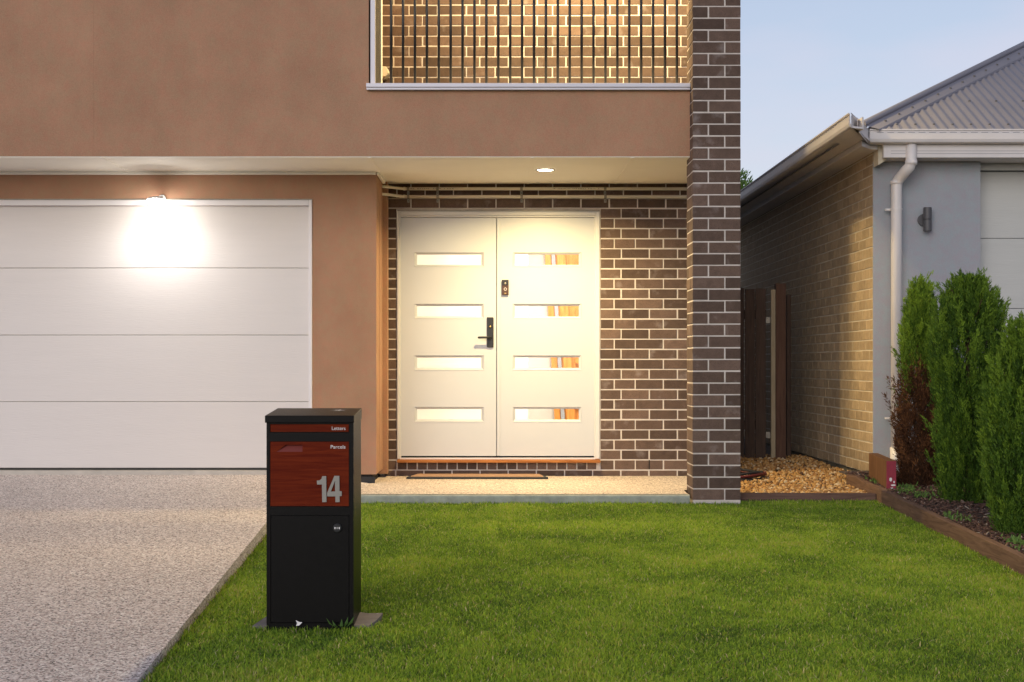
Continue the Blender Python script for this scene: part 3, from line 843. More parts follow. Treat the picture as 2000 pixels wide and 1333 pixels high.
MB().add(vs, [(0, 1+k, 1+(k+1) % n) for k in range(n)] + [(1+k, 1+n+k, 1+n+(k+1) % n, 1+(k+1) % n) for k in range(n)]).build("lens", M['lens_cool'], t, smooth=True)
ld = bpy.data.lights.new("flood_light", 'SPOT'); ld.energy = FLOOD_W; ld.color = (1.0, 0.97, 0.92)
ld.spot_size = R(172); ld.spot_blend = 0.9; ld.shadow_soft_size = 0.05
lo = bpy.data.objects.new("flood_light_lamp", ld); COL.objects.link(lo); lo.location = (fx, fy-0.06, fz-0.10)
lo.rotation_euler = (R(4), 0, 0); attach(lo, t)

# cream fitting low on the balcony wall
wf = thing("wall_fitting", "small cream plastic hood low on the balcony brick wall behind the railing", "wall fitting", (PX(752, YB), YB, PZ(150, YB)))
a_, b_ = PX(744, YB-0.06), PX(760, YB-0.06)
MB().prism_y([(a_, PZ(151, YB-0.06)), (a_+0.04, PZ(151, YB-0.06)), (b_, PZ(144, YB-0.06)), (b_-0.004, PZ(138, YB-0.06)), (b_-0.025, PZ(132, YB-0.06)), (a_, PZ(131, YB-0.06))], YB-0.09, YB-0.002).build("hood", M['conduit'], wf, bevel=0.004)
MB().prism_y([(a_+0.02, PZ(156, YB-0.06)), (a_+0.045, PZ(154, YB-0.06)), (b_-0.002, PZ(146.5, YB-0.06)), (b_-0.002, PZ(145, YB-0.06)), (a_+0.042, PZ(152, YB-0.06)), (a_+0.02, PZ(152, YB-0.06))], YB-0.07, YB-0.003).build("outlet", M['galv'], wf)

# conduits over the door
def conduit(y_main, y_start, label):
    t = thing("conduit_pipe", label, "conduit", (0.2, YW, PZ(y_main, 12.84)), "conduits above the front door")
    Yc = YW - 0.028
    z0, z1 = PZ(y_start, 12.6), PZ(y_main, Yc)
    xs = PX(787, Yc)
    pts = [(GWR-0.02, 12.66, z0)] + [(GWR + 0.03 + 0.145*s, 12.70 + (Yc-12.70)*s, z0 + (z1-z0)*(3*s*s-2*s**3)) for s in [i/8 for i in range(9)]]
    MB().tube(pts, 0.0125, 12).build("flexible_pipe", M['conduit'], t, smooth=True)
    MB().tube([(pts[-1][0]-0.006, Yc, z1), (xs+0.02, Yc, z1)], 0.0165, 14).build("coupling", M['conduit'], t, smooth=True)
    MB().tube([(xs+0.016, Yc, z1), (XP1+0.05, Yc, z1)], 0.0135, 14).build("pipe", M['conduit'], t, smooth=True)
    for px in (797, 854.5, 1018.5, 1182):
        x = PX(px, Yc) + (0.002 if y_main > 375 else 0)
        mb = MB().tube([(x-0.011, Yc, z1), (x+0.011, Yc, z1)], 0.0155, 14)
        mb.box(x-0.010, x+0.010, YW-0.006, YW-0.001, z1-0.047, z1-0.008)
        mb.build("saddle_clip", M['galv'], t)
        MB().tube([(x, YW-0.0055, z1-0.034), (x, YW-0.011, z1-0.034)], 0.005, 8).build("screw", M['screw'], t)
    if y_main < 375:
        mb = MB()
        for a, b in ((801, 884), (1081, 1170)):
            p_ = a
            while p_ < b:
                w = random.choice((1.5, 2, 3, 4, 1))
                if random.random() < 0.8: mb.box(PX(p_, Yc), PX(p_+w*0.8, Yc), Yc-0.0142, Yc-0.0132, z1-0.002, z1+0.0015)
                p_ += w + 0.6
        mb.build("printed_text", M['screw'], t)
    return t
conduit(369.3, 362.5, "upper of the two cream conduit pipes running above the front door")
conduit(384.6, 377.5, "lower of the two cream conduit pipes running above the front door")

# door mat
mt = thing("door_mat", "long brown coir doormat with black rubber edge before the front door", "doormat", (-0.17, 12.66, SLAB))
mA = MB()
fl, fr_, bl, br = (PX(793, 12.54), 12.52), (PX(1071, 12.54), 12.50), (PX(809, 12.82), 12.82), (PX(1061, 12.82), 12.80)
mA.hexa([(*fl, SLAB+0.001), (*fr_, SLAB+0.001), (*br, SLAB+0.001), (*bl, SLAB+0.001)],
        [(fl[0]+0.004, fl[1]+0.004, SLAB+0.018), (fr_[0]-0.004, fr_[1]+0.004, SLAB+0.018), (br[0]-0.004, br[1], SLAB+0.018), (bl[0]+0.004, bl[1], SLAB+0.018)])
mA.build("rubber_base", M['rubber'], mt, bevel=0.003)
q = 0.028
MB().hexa([(fl[0]+q*1.4, fl[1]+q, SLAB+0.0185), (fr_[0]-q*1.4, fr_[1]+q, SLAB+0.0185), (br[0]-q, br[1]-q*.7, SLAB+0.0185), (bl[0]+q, bl[1]-q*.7, SLAB+0.0185)],
          [(fl[0]+q*1.6, fl[1]+q*1.2, SLAB+0.026), (fr_[0]-q*1.6, fr_[1]+q*1.2, SLAB+0.026), (br[0]-q*1.2, br[1]-q, SLAB+0.026), (bl[0]+q*1.2, bl[1]-q, SLAB+0.026)]).build("coir_pile", M['coir'], mt)

# video doorbell on the right leaf
db = thing("video_doorbell", "slim brown and black video doorbell on the right white door leaf", "doorbell", (PX(986.5, YW), YW+0.016, PZ(577, YW)))
ye = YW + 0.0155
x0, x1 = PX(980, ye), PX(993.5, ye)
MB().box(x0, x1, ye-0.024, ye-0.0006, PZ(576.5, ye), PZ(547, ye)).build("body", M['brown_plastic'], db, bevel=0.004)
MB().box(x0+0.001, x1-0.001, ye-0.0262, ye-0.0245, PZ(558, ye), PZ(547.6, ye)).build("camera_cover", M['black_metal'], db, bevel=0.0007)
MB().tube([(PX(986.7, ye), ye-0.0264, PZ(554.5, ye)), (PX(986.7, ye), ye-0.030, PZ(554.5, ye))], [0.010, 0.007], 16).build("camera_lens", M['galv'], db, smooth=True)
n = 20; cx, cz = PX(986.9, ye), PZ(565.4, ye)
MB().add([(cx + r*math.cos(2*pi*k/n), ye-0.0252, cz + r*math.sin(2*pi*k/n)) for r in (0.0125, 0.0095) for k in range(n)],
         [(k, (k+1) % n, n+(k+1) % n, n+k) for k in range(n)]).build("button_ring", M['print'], db)
box("badge", M['brass'], (cx-0.008, cx+0.008, ye-0.0253, ye-0.0243, PZ(574.8, ye), PZ(572.6, ye)), db)

# ------------------------------------------------------------------ text helper
def text_mesh(name, s, mat, parent, x_right, z_base, y, cap, depth=0.0006, width=None):
    cu = bpy.data.curves.new(name, 'FONT'); cu.body = s; cu.size = 1.0
    tmp = bpy.data.objects.new("tmp", cu); COL.objects.link(tmp)
    bpy.context.view_layer.update()
    me = bpy.data.meshes.new_from_object(tmp)
    bpy.data.objects.remove(tmp)
    co = np.array([v.co[:] for v in me.vertices])
    cap_h = 0.69
    k = cap / cap_h
    sx = k if width is None else width / (co[:, 0].max() - co[:, 0].min())
    X = x_right - (co[:, 0].max() - co[:, 0]) * sx
    Z = z_base + co[:, 1] * k
    for i, v in enumerate(me.vertices): v.co = (X[i], y, Z[i])
    me.name = name; me.materials.clear(); me.materials.append(mat)
    o = bpy.data.objects.new(name, me); COL.objects.link(o); attach(o, parent)
    return o

# ------------------------------------------------------------------ parcel letterbox
YM = 6.73
mz0 = lawn_z(YM)
mbx = thing("parcel_letterbox", "tall black parcel letterbox with red wood panels numbered 14 on the lawn", "letterbox", (-0.84, 6.9, mz0))
L, Rr, YBk = PX(520.5, YM), PX(690.5, YM), 7.10
ztop = PZ(826, YM)
fzs = lambda y: PZ(y, YM)
fxs = lambda x: PX(x, YM)
holes = [(fxs(527), fxs(681.8), fzs(845), fzs(828.6)), (fxs(527), fxs(682), fzs(989.8), fzs(862.5)), (fxs(528.3), fxs(682.2), fzs(1217.5), fzs(1007))]
MB().holes_xz(L, Rr, mz0-0.03, ztop, holes, YM, YM+0.02).build("front_frame", M['black'], mbx, weld=True)
MB().box(L, Rr, YM+0.0205, YBk, mz0-0.03, ztop+0.012).build("body", M['black'], mbx)
lidz = lambda y: PZ(812, YM) + (y-YM)/(YBk-YM)*0.022
lx, rx = PX(517.3, YM-0.012), PX(691.3, YM-0.012)
MB().hexa([(lx, YM-0.012, ztop), (rx, YM-0.012, ztop), (rx, YBk+0.004, ztop), (lx, YBk+0.004, ztop)],
          [(lx, YM-0.012, lidz(YM)), (rx, YM-0.012, lidz(YM)), (rx, YBk+0.004, lidz(YBk)), (lx, YBk+0.004, lidz(YBk))]).build("lid", M['black'], mbx, bevel=0.002)
sm = MB(); sy = 6.98; sxm = PX(661, sy)
sp = []
for k in range(14):
    r = 0.010 + 0.026*(k % 2)*random.uniform(0.6, 1.2)
    sp.append((sxm + r*1.1*math.cos(2*pi*k/14), sy + r*math.sin(2*pi*k/14)*1.2))
sm.add([(x, y, lidz(y)+0.0012) for x, y in sp], [tuple(range(14))]).build("bird_dropping", M['print'], mbx)
g = 0.0018
h = holes[0]
lf_ = box("letter_flap", M['red_wood'], (h[0]+g, h[1]-g, YM+0.004, YM+0.014, h[2]+g, h[3]-g), mbx, bevel=0.001)
h = holes[1]
# parcel drawer front with its wedge-shaped finger pull
hk = [(fxs(540), fzs(883)), (fxs(590.6), fzs(883)), (fxs(590.6), fzs(869.2)), (fxs(557.8), fzs(869.2))]
y0 = YM + 0.002
out = [(h[0]+g, h[2]+g), (h[1]-g, h[2]+g), (h[1]-g, h[3]-g), (h[0]+g, h[3]-g)]
vs = [(x, y0, z) for x, z in out] + [(x, y0, z) for x, z in hk] + [(hk[0][0], y0, hk[0][1]), (hk[1][0], y0, hk[1][1]), (hk[2][0], y0+0.017, hk[2][1]), (hk[3][0], y0+0.017, hk[3][1])] + [(x, y0+0.012, z) for x, z in out]
pd = MB().add(vs, [(0, 1, 5, 4), (1, 2, 6, 5), (2, 3, 7, 6), (3, 0, 4, 7), (5, 6, 10), (6, 7, 11, 10), (7, 4, 11), (0, 12, 13, 1), (1, 13, 14, 2), (2, 14, 15, 3), (3, 15, 12, 0)]).build("parcel_door", M['red_wood'], mbx)
MB().add([(hk[0][0], y0+0.0002, hk[0][1]), (hk[1][0], y0+0.0002, hk[1][1]), (hk[2][0], y0+0.0168, hk[2][1]), (hk[3][0], y0+0.0168, hk[3][1])], [(0, 1, 2, 3)]).build("finger_pull", M['pull_red'], pd)
h = holes[2]
ld_ = box("lower_door", M['black'], (h[0]+g, h[1]-g, YM+0.0015, YM+0.014, h[2]+g, h[3]-g), mbx, bevel=0.001)
text_mesh("lettering", "Letters", M['print'], lf_, fxs(674.6), fzs(840.3), YM+0.0034, 0.0155, width=fxs(674.6)-fxs(648))
text_mesh("lettering", "Parcels", M['print'], pd, fxs(674.6), fzs(876.6), YM+0.0014, 0.0155, width=fxs(674.6)-fxs(645.8))
def numeral(pts, name="numeral"):
    k = lambda a: (500 + a[0]/5.795, 780 + a[1]/5.795)
    poly = [(fxs(k(a)[0]), fzs(k(a)[1])) for a in pts]
    return MB().prism_y(poly, YM-0.004, YM+0.0012).build(name, M['numeral'], pd)
numeral([(690, 922), (722, 918), (742, 902), (750, 872), (795, 870), (799, 1164), (750, 1166), (747, 966), (692, 966)])
# 4: outer outline and its counter as one ring
o4 = [(806, 1060), (888, 868), (944, 868), (946, 1042), (971, 1042), (971, 1096), (946, 1098), (948, 1164), (900, 1166), (899, 1100), (806, 1100)]
i4 = [(848, 1046), (894, 925), (896, 1044)]
cv = lambda q: [(fxs(500 + a/5.795), fzs(780 + b/5.795)) for a, b in q]
mb = MB()
O, I = cv(o4), cv(i4)
def front(y):
    return [(x, y, z) for x, z in O] + [(x, y, z) for x, z in I]
n = len(O)
caps = [(0, n, n+1, 1), (1, n+1, 2), (2, n+1, n+2, 3), (3, n+2, 4, 5, 6), (6, 7, 8, 9, n+2), (3, 6, n+2), (9, 10, 0, n, n+2)]
caps = [(0, n, n+1, 1), (1, n+1, 2), (2, n+1, n+2, 3), (3, 4, 5, 6), (3, 6, 9, n+2), (6, 7, 8, 9), (9, 10, 0, n, n+2)]
vs = front(YM-0.004) + front(YM+0.0012)
T = n + 3
sides = [(i, (i+1) % n, T+(i+1) % n, T+i) for i in range(n)] + [(n+i, n+(i+1) % 3, T+n+(i+1) % 3, T+n+i) for i in range(3)]
MB().add(vs, caps + sides).build("numeral", M['numeral'], pd)
lk = MB().tube([(fxs(659), YM+0.001, fzs(1031.3)), (fxs(659), YM-0.009, fzs(1031.3)), (fxs(659), YM-0.012, fzs(1031.3))], [0.0195, 0.0195, 0.016], 28).build("combination_lock", M['rubber'], ld_, smooth=False)
for dx in (-4.2, 0, 4.2):
    cx, cz = fxs(659+dx), fzs(1031.3)
    w = 0.0032 if dx else 0.0018
    MB().add([(cx-w, YM-0.0125, cz+0.004), (cx+w, YM-0.0125, cz+0.004), (cx+w*0.6, YM-0.0125, cz-0.0045), (cx-w*0.6, YM-0.0125, cz-0.0045)], [(0, 1, 2, 3)]).build("dial_mark", M['print'], lk)
# concrete pad
pad_poly = [(-1.095, 6.745), (-0.9, 6.75), (-0.62, 6.75), (-0.575, 6.745), (-0.545, 6.90), (-0.535, 7.03), (-0.60, 7.02), (-0.72, 7.10), (-1.05, 7.04)]
pd_o = MB().add([(x, y, lawn_z(y)-0.006) for x, y in pad_poly] + [(x, y, lawn_z(y)-0.08) for x, y in pad_poly],
         [tuple(range(9))] + [(i, i+9, (i+1) % 9 + 9, (i+1) % 9) for i in range(9)]).build("concrete_pad", M['pad'])
tag(pd_o, "rough grey concrete pad under the black letterbox", "concrete pad")

# ------------------------------------------------------------------ neighbouring house
NX, NY, NS = 3.128, 12.6, 234.1
nb = thing("neighbouring_house", "single storey cream brick neighbour house with grey render front and corrugated roof", "house", (NX, NY, 0.0))
NT = 2.79
sw = box("side_wall", M['cream_mortar'], (NX+0.003, NX+0.12, NY+0.012, 24.0, 0.085, NT), nb)
N0 = PZ(886.3, NY)
far = MB()
cnt = 0
for k in range(-2, 30):
    z0 = N0 + k*0.0862; z1 = min(z0 + 0.0862, NT)
    if z1 - z0 < 0.03: continue
    y = NY + 0.004; first = 0.23 if k % 2 == 0 else 0.11
    ln = first; i = 0
    while y < 23.9:
        a, b = y, y + ln
        if i < 9: brick(sw, NX, NX+0.05, a, b, z0+G, z1-G, M['cream_brick']); cnt += 1
        else: far.box(NX, NX+0.05, a, b, z0+G, z1-G)
        y = b + 0.01; ln = 0.23; i += 1
far.build("brickwork", M['cream_brick'], sw)["kind"] = "stuff"
box("footing", M['footing'], (NX+0.03, NX+0.3, NY+0.03, 24, -0.2, 0.084), nb)
FZ = 2.69
XG = PX(1914, NY)
MB().box(NX+0.002, XG, NY-0.012, NY+0.01, 0.2, FZ-0.002).build("front_wall", M['grey_render'], nb)
MB().box(NX+0.121, XG, NY+0.0105, NY+0.35, -0.1, FZ-0.002).build("wall_lining", M['grey_render'], nb)
box("front_footing", M['grey_render'], (NX+0.06, XG-0.002, NY-0.006, NY+0.0095, -0.1, 0.1985), nb)
# garage door of the neighbour
YN = 12.78
ng = box("garage_door", M['dark_gap'], (XG+0.001, 8, YN+0.03, YN+0.05, -0.05, FZ-0.1), nb)
prev = FZ - 0.06
for py in (466, 603, 740, 877):
    z = PZ(py, YN)
    box("panel", M['beige_door'], (XG+0.002, 8, YN, YN+0.031, z+0.002, prev-0.002), ng, bevel=0.002)
    prev = z
box("door_head", M['beige_door'], (XG+0.001, 8, NY+0.10, NY+0.35, FZ-0.055, FZ-0.001), nb)
# eaves: soffit, fascia, gutters
GZT, GZB = 2.912, 2.800
NC, FC = (2.70, 11.5), (3.02, 12.3)
MB().prism_z([(2.74, 24), (2.74, 11.62), (3.06, 12.345), (8, 12.345), (8, 12.62), (NX+0.125, 12.62), (NX+0.125, 24)], GZB+0.012, GZB+0.03).build("eaves_soffit", M['gutter'], nb)
MB().prism_z([(2.94, 24), (2.94, 12.20), (3.06, 12.40), (NX-0.002, 12.42), (NX-0.002, 24)], 2.764, GZB+0.0115).build("frieze", M['gutter'], nb, weld=True, bevel=0.006)
box("fascia", M['gutter'], (PX(1726, 12.35), 8, 12.352, 12.40, FZ+0.001, GZB+0.0115), nb, bevel=0.002)
for z in (2.722, 2.744):
    box("fascia_groove", M['roof'], (PX(1726, 12.35)+0.06, 8, 12.3505, 12.353, z, z+0.0025), nb)
box("front_soffit", M['gutter'], (NX+0.04, 8, 12.401, NY+0.6, FZ, FZ+0.02), nb)
MB().prism_y([(NX+0.004, FZ-0.05), (PX(1731, 12.45)+0.01, FZ+0.0), (PX(1731, 12.45)-0.02, GZB+0.01), (NX+0.004, GZB+0.01)], 12.43, NY-0.013).build("eaves_bracket", M['cream_mortar'], nb)
box("gutter_board", M['roof'], (3.10, 8, 12.36, 12.39, GZB+0.031, 2.945), nb)
gut = MB()
def gutter_profile(h):   # (outward, up): quad profile seen in section, outward positive
    return [(-0.10, 0.0), (0.005, 0.0), (0.022, 0.008), (0.03, 0.03), (0.03, h-0.026), (0.022, h-0.020), (0.022, h-0.012), (0.034, h-0.010), (0.034, h), (0.024, h), (0.018, h-0.015), (0.016, 0.034), (0.0, 0.014), (-0.088, 0.014), (-0.088, h-0.02), (-0.10, h-0.02)]
def gutter_run(mb, pts, normals):
    pr = gutter_profile(GZT-GZB); m = len(pr)
    vs = []
    for (x, y), (nx_, ny_) in zip(pts, normals):
        vs += [(x + nx_*u, y + ny_*u, GZB + v) for u, v in pr]
    fs = []
    for s in range(len(pts)-1):
        fs += [(s*m+i, s*m+(i+1) % m, (s+1)*m+(i+1) % m, (s+1)*m+i) for i in range(m)]
    fs += [tuple(range(m)), tuple(range(len(pts)*m-1, (len(pts)-1)*m-1, -1))]
    mb.add(vs, fs)
d2 = Vector((FC[0]-NC[0], FC[1]-NC[1])).normalized(); n2 = Vector((d2.y, -d2.x))      # outward to the right/front
n1 = Vector((-1, 0)); n3 = Vector((0, -1))
def miter(a, b):
    s = (a + b); return s / (1 + a.dot(b)) if (1 + a.dot(b)) > 0.2 else s.normalized()*1.4
# chamfered corner: side run, short return, front run
gutter_run(gut, [(NC[0], 24), NC], [n1, Vector((-1.0, -0.55))])
gutter_run(gut, [(NC[0]+0.002, NC[1]), FC], [Vector((-0.6, -0.9)), Vector((-0.25, -1.0))])
gutter_run(gut, [(FC[0]+0.002, FC[1]), (8, FC[1])], [Vector((0.0, -1.0)), n3])
gu = gut.build("gutter", M['gutter'], nb, weld=True)
mb = MB()
xx = 3.08
while xx < 5.2:
    mb.box(xx, xx+0.055, FC[1]-0.0312, FC[1]-0.0295, GZT-0.030, GZT-0.0265); xx += 0.085
yy = 11.9
while yy < 18:
    mb.box(NC[0]-0.0312, NC[0]-0.0295, yy, yy+0.055, GZT-0.030, GZT-0.0265); yy += 0.085
mb.build("overflow_slots", M['roof'], gu)
# corrugated roof
PITCH, AMP, TAN = 0.076, 0.0065, 0.535
HX, HY, HZ = 2.985, 12.275, 2.906
def roof_z(X, Y): return HZ + (Y-HY)*TAN
vs, fs = [], []
xs = np.arange(HX+0.03, 7.5, PITCH/8)
for i, x in enumerate(xs):
    dz = AMP*math.cos(2*pi*x/PITCH)
    ymax = min(HY + (x-HX), HY + 3.0)
    for s in (0, 0.5, 1.0):
        y = HY + (ymax-HY)*s
        vs.append((x, y - dz*0.45, roof_z(x, y) + dz))
for i in range(len(xs)-1):
    for s in (0, 1): fs.append((i*3+s, (i+1)*3+s, (i+1)*3+s+1, i*3+s+1))
rf = MB().add(vs, fs).build("roof", M['roof'], nb, smooth=True)
vs2, fs2 = [], []
ysr = np.arange(HY+0.03, 22, PITCH/6)
for i, y in enumerate(ysr):
    dz = AMP*math.cos(2*pi*y/PITCH)
    xmax = min(HX + (y-HY), HX+3.0)
    for s in (0, 1):
        x = HX - 0.24 + (xmax-HX+0.24)*s
        vs2.append((x, y, HZ + (x-HX)*TAN + dz))
for i in range(len(ysr)-1): fs2.append((i*2, i*2+1, i*2+3, i*2+2))
MB().add(vs2, fs2).build("roof_side", M['roof'], nb, smooth=True)
# hip capping: rolled top, wings and scalloped skirts
hip = MB()
hd_ = Vector((1, 1, TAN)).normalized()
pA = Vector((HX-0.02, HY-0.02, HZ+0.045)); pB = pA + hd_*4.6
hip.tube([pA, pB], 0.026, 14)
WING = 0.125
vs, fs = [], []
N = 400
for i in range(N+1):
    t_ = i/N
    c = pA + (pB-pA)*t_ - Vector((0, 0, 0.012))
    # wing goes right along +X at the same Y (down the front slope across the hip)
    e = Vector((c.x + WING, c.y - WING*0.15, 0))
    e.z = roof_z(e.x, e.y) + 0.020
    low = e.copy(); low.z = roof_z(e.x, e.y) + AMP*math.cos(2*pi*e.x/PITCH) + 0.0015; low.x += 0.002
    vs += [tuple(c), tuple(e), tuple(low)]
for i in range(N):
    fs += [(i*3, i*3+1, i*3+4, i*3+3), (i*3+1, i*3+2, i*3+5, i*3+4)]
hip.add(vs, fs)
vs, fs = [], []
for i in range(2):
    c = (pA, pB)[i] - Vector((0, 0, 0.012))
    vs += [tuple(c), (c.x - WING*0.15, c.y + WING, HZ + (c.x-WING*0.15-HX)*TAN + 0.02)]
hip.add(vs, [(0, 1, 3, 2)])
hip.build("hip_capping", M['roof'], rf)
sc_me = None
def screw(x, y, z):
    global sc_me
    if sc_me is None:
        o = MB().tube([(0, 0, -0.004), (0, 0, 0.010)], 0.0095, 8).build("roof_screw", M['screw'], rf); sc_me = o.data
    else:
        o = bpy.data.objects.new("roof_screw", sc_me); COL.objects.link(o); attach(o, rf)
    o.location = (x, y, z)
for i in range(10):
    x = (math.ceil((HX+0.25)/PITCH) + 2*i)*PITCH
    screw(x, HY+0.09, roof_z(x, HY+0.09)+AMP)
for i in range(7):
    x = (math.ceil((HX+1.0)/PITCH) + 3*i)*PITCH
    screw(x, HY+0.62, roof_z(x, HY+0.62)+AMP)
for i in range(14):
    x = (math.ceil((HX+0.17)/PITCH) + 2*i)*PITCH
    c = HY + (x - 0.10 - HX)
    screw(x-0.012, c, roof_z(x, c)+0.03)
# downpipe
YP = 12.44
dp = MB()
xt, xl = PX(1779, YP-0.08), PX(1751.5, YP+0.04)
r = 0.045
dp.tube([(xt, YP-0.09, GZB+0.01), (xt, YP-0.09, PZ(318, YP)), (xt-0.012, YP-0.085, PZ(329, YP)), (xt-0.04, YP-0.06, PZ(337, YP)), (xl+0.03, YP+0.02, PZ(345, YP)), (xl+0.006, YP+0.045, PZ(354, YP)), (xl, YP+0.05, PZ(366, YP)), (xl, YP+0.05, 0.12)], r, 20)
dpo = dp.build("downpipe", M['gutter'], nb, smooth=True)
for z, rr, hgt in ((PZ(317, YP), r+0.004, 0.035), (PZ(352, YP), r+0.004, 0.03), (PZ(875, YP), r+0.007, 0.10)):
    x, y = (xt, YP-0.09) if z > 2.6 else (xl, YP+0.05)
    MB().tube([(x, y, z), (x, y, z-hgt if z > 1 else 0.1)], rr, 20).build("pipe_collar", M['gutter'], dpo, smooth=True)
for py in (408, 818):
    z = PZ(py, YP)
    mb = MB().tube([(xl, YP+0.05, z-0.008), (xl, YP+0.05, z+0.008)], r+0.003, 20)
    mb.box(xl-0.085, xl-0.03, YP+0.07, YP+0.10, z-0.008, z+0.008)
    mb.build("pipe_bracket", M['gutter'], dpo)
# up and down wall lamp, unlit
wl_ = thing("wall_lamp", "dark grey cylindrical wall lamp on the neighbour's grey rendered wall", "wall lamp", (PX(1808, NY), NY-0.012, PZ(430, NY)))
yl = NY - 0.075
MB().tube([(PX(1803, NY), NY-0.013, PZ(431, NY)), (PX(1803, NY), NY-0.035, PZ(431, NY))], 0.052, 24).build("wall_plate", M['frame_grey'] if False else M['screw'], wl_, bevel=0.003)
MB().tube([(PX(1811.5, yl), yl, PZ(452, yl)), (PX(1811.5, yl), yl, PZ(429, yl)-0.001)], 0.034, 24).build("lower_barrel", M['screw'], wl_, bevel=0.003)
MB().tube([(PX(1811.5, yl), yl, PZ(429, yl)+0.001), (PX(1811.5, yl), yl, PZ(405.5, yl))], 0.034, 24).build("upper_barrel", M['screw'], wl_, bevel=0.003)

# ------------------------------------------------------------------ side gate and fence
gt = thing("side_gate", "dark timber paling gate in the shade between the two houses", "gate", (2.3, 15.0, 0.03))
gz0, gz1 = PZ(903, 15), PZ(565, 15)
xs0 = PX(1435, 15)
edges = [(1390, 1411), (1412.5, 1433), (1434.5, 1453.2), (1455.5, 1474.5), (1476, 1495.5)]
for i, (a, b) in enumerate(edges):
    box("paling", M['paling'], (PX(a, 15), PX(b, 15), 15.0, 15.02, gz0 + 0.01*(i % 2), gz1 + 0.006*((i*7) % 3)), gt, bevel=0.002)
for z in (0.35, 1.45):
    box("rail", M['paling'], (PX(1385, 15), PX(1497, 15), 15.0205, 15.06, z, z+0.09), gt)
for z in (PZ(626, 15), PZ(850, 15)):
    box("hinge", M['galv'], (PX(1496, 15), PX(1504, 15), 14.99, 14.998, z-0.03, z+0.03), gt)
o = box("gate_post", M['post'], (PX(1516, 14.9), PX(1535, 14.9), 14.9, 15.0, -0.1, PZ(554, 14.9)), bevel=0.004)
tag(o, "tall reddish brown timber post beside the side gate", "post")
o = box("gate_batten", M['pale_timber'], (PX(1506, 14.95), PX(1514.5, 14.95), 14.94, 14.99, 0.0, PZ(566, 14.95)), bevel=0.002)
tag(o, "narrow pale timber batten between the gate palings and brown post", "batten")
o = box("fence_post", M['paling'], (PX(1536.5, 15.2), PX(1545, 15.2), 15.2, 15.3, -0.1, PZ(576, 15.2)), bevel=0.004)
tag(o, "shorter dark post standing behind the brown gate post", "post")
# dark board at the foot of the neighbour wall and the rest of the passage
box_o = box("passage_fence", M['paling'], (XP1+0.01, PX(1392, 15.1), 15.07, 15.09, 0.0, gz1), None)
tag(box_o, "dark timber infill board behind the pillar beside the gate", "fence")

# ------------------------------------------------------------------ gravel, edging, garden bed
GP = [(XP1-0.3, 11.22), (2.80, 11.22), (2.80, 12.2), (NX+0.03, 12.7), (NX+0.03, 24), (XP1-0.3, 24)]
struct(MB().add([(x, y, 0.010 + 0.012*max(0, min(4, y-11.2))) for x, y in GP], [tuple(range(6))]).build("gravel_bed", M['earth']))
o = MB().box(XP1+0.003, 2.799, 11.175, 11.215, -0.10, PZ(963.5, 11.18)).build("edging_board", M['edging'], bevel=0.004)
tag(o, "thin brown timber edging board between the lawn and orange gravel", "edging board")
sl_ = thing("garden_edging", "brown timber sleepers edging the mulch bed along the lawn", "garden edging", (2.82, 9.0, lawn_z(9)))
segs = [(12.15, 11.02), (11.015, 10.22), (10.205, 7.62), (7.61, 5.0), (4.99, 2.6)]
bedz = lambda Y: lawn_z(min(Y, 11.2)) + 0.083 + (0.03*(Y-11.2) if Y > 11.2 else 0)
for ya, yb in segs:
    xo_ = 2.80 + random.uniform(-0.006, 0.006)
    nn = 6
    mb = MB()
    for i in range(nn+1):
        y = ya + (yb-ya)*i/nn
        wv = 0.004*math.sin(i*2.1+ya)
        zt = bedz(y) + 0.003*math.sin(i*1.7 + yb)
        mb.v += [(xo_+wv, y, lawn_z(y)-0.1), (xo_+wv, y, zt), (xo_+wv+0.045, y, zt+0.002), (xo_+wv+0.045, y, lawn_z(y)-0.1)]
    for i in range(nn):
        for k in range(4): mb.f.append((i*4+k, i*4+(k+1) % 4, (i+1)*4+(k+1) % 4, (i+1)*4+k))
    mb.f += [(0, 1, 2, 3), (nn*4+3, nn*4+2, nn*4+1, nn*4)]
    mb.build("sleeper", M['sleeper'], sl_, bevel=0.004)
tb = thing("timber_offcut", "short timber plank on edge with a red painted end on the sleeper corner", "timber block", (2.9, 11.5, 0.09))
Ya, Yb = 11.12, 12.02
xa0, xb0 = PX(1731, Ya), PX(1697, Yb)
zt = PZ(900, Ya)
MB().hexa([(xa0, Ya, 0.085), (xa0+0.073, Ya, 0.08), (xb0+0.073, Yb, 0.10), (xb0, Yb, 0.10)],
          [(xa0, Ya, zt), (xa0+0.073, Ya, zt), (xb0+0.073, Yb, zt+0.003), (xb0, Yb, zt+0.003)]).build("plank", M['rust_timber'], tb, bevel=0.004)
MB().box(xa0+0.001, xa0+0.072, Ya-0.0025, Ya-0.0003, 0.086, zt-0.004).build("painted_end", M['red_paint'], tb)
mb = MB()
for cx_, cz_, sx_, sz_ in ((1739.5, 937, 2.6, 4), (1744.5, 948, 4.5, 2.0), (1746, 942, 1.5, 2.4), (1742, 953.5, 3, 1)):
    pts = [(PX(cx_ + sx_*math.cos(2*pi*k/9)*random.uniform(.7, 1.2), Ya), Ya-0.0034, PZ(cz_ + sz_*math.sin(2*pi*k/9)*random.uniform(.7, 1.2), Ya)) for k in range(9)]
    mb.add(pts, [tuple(range(9))])
mb.build("white_paint_marks", M['print'], tb)

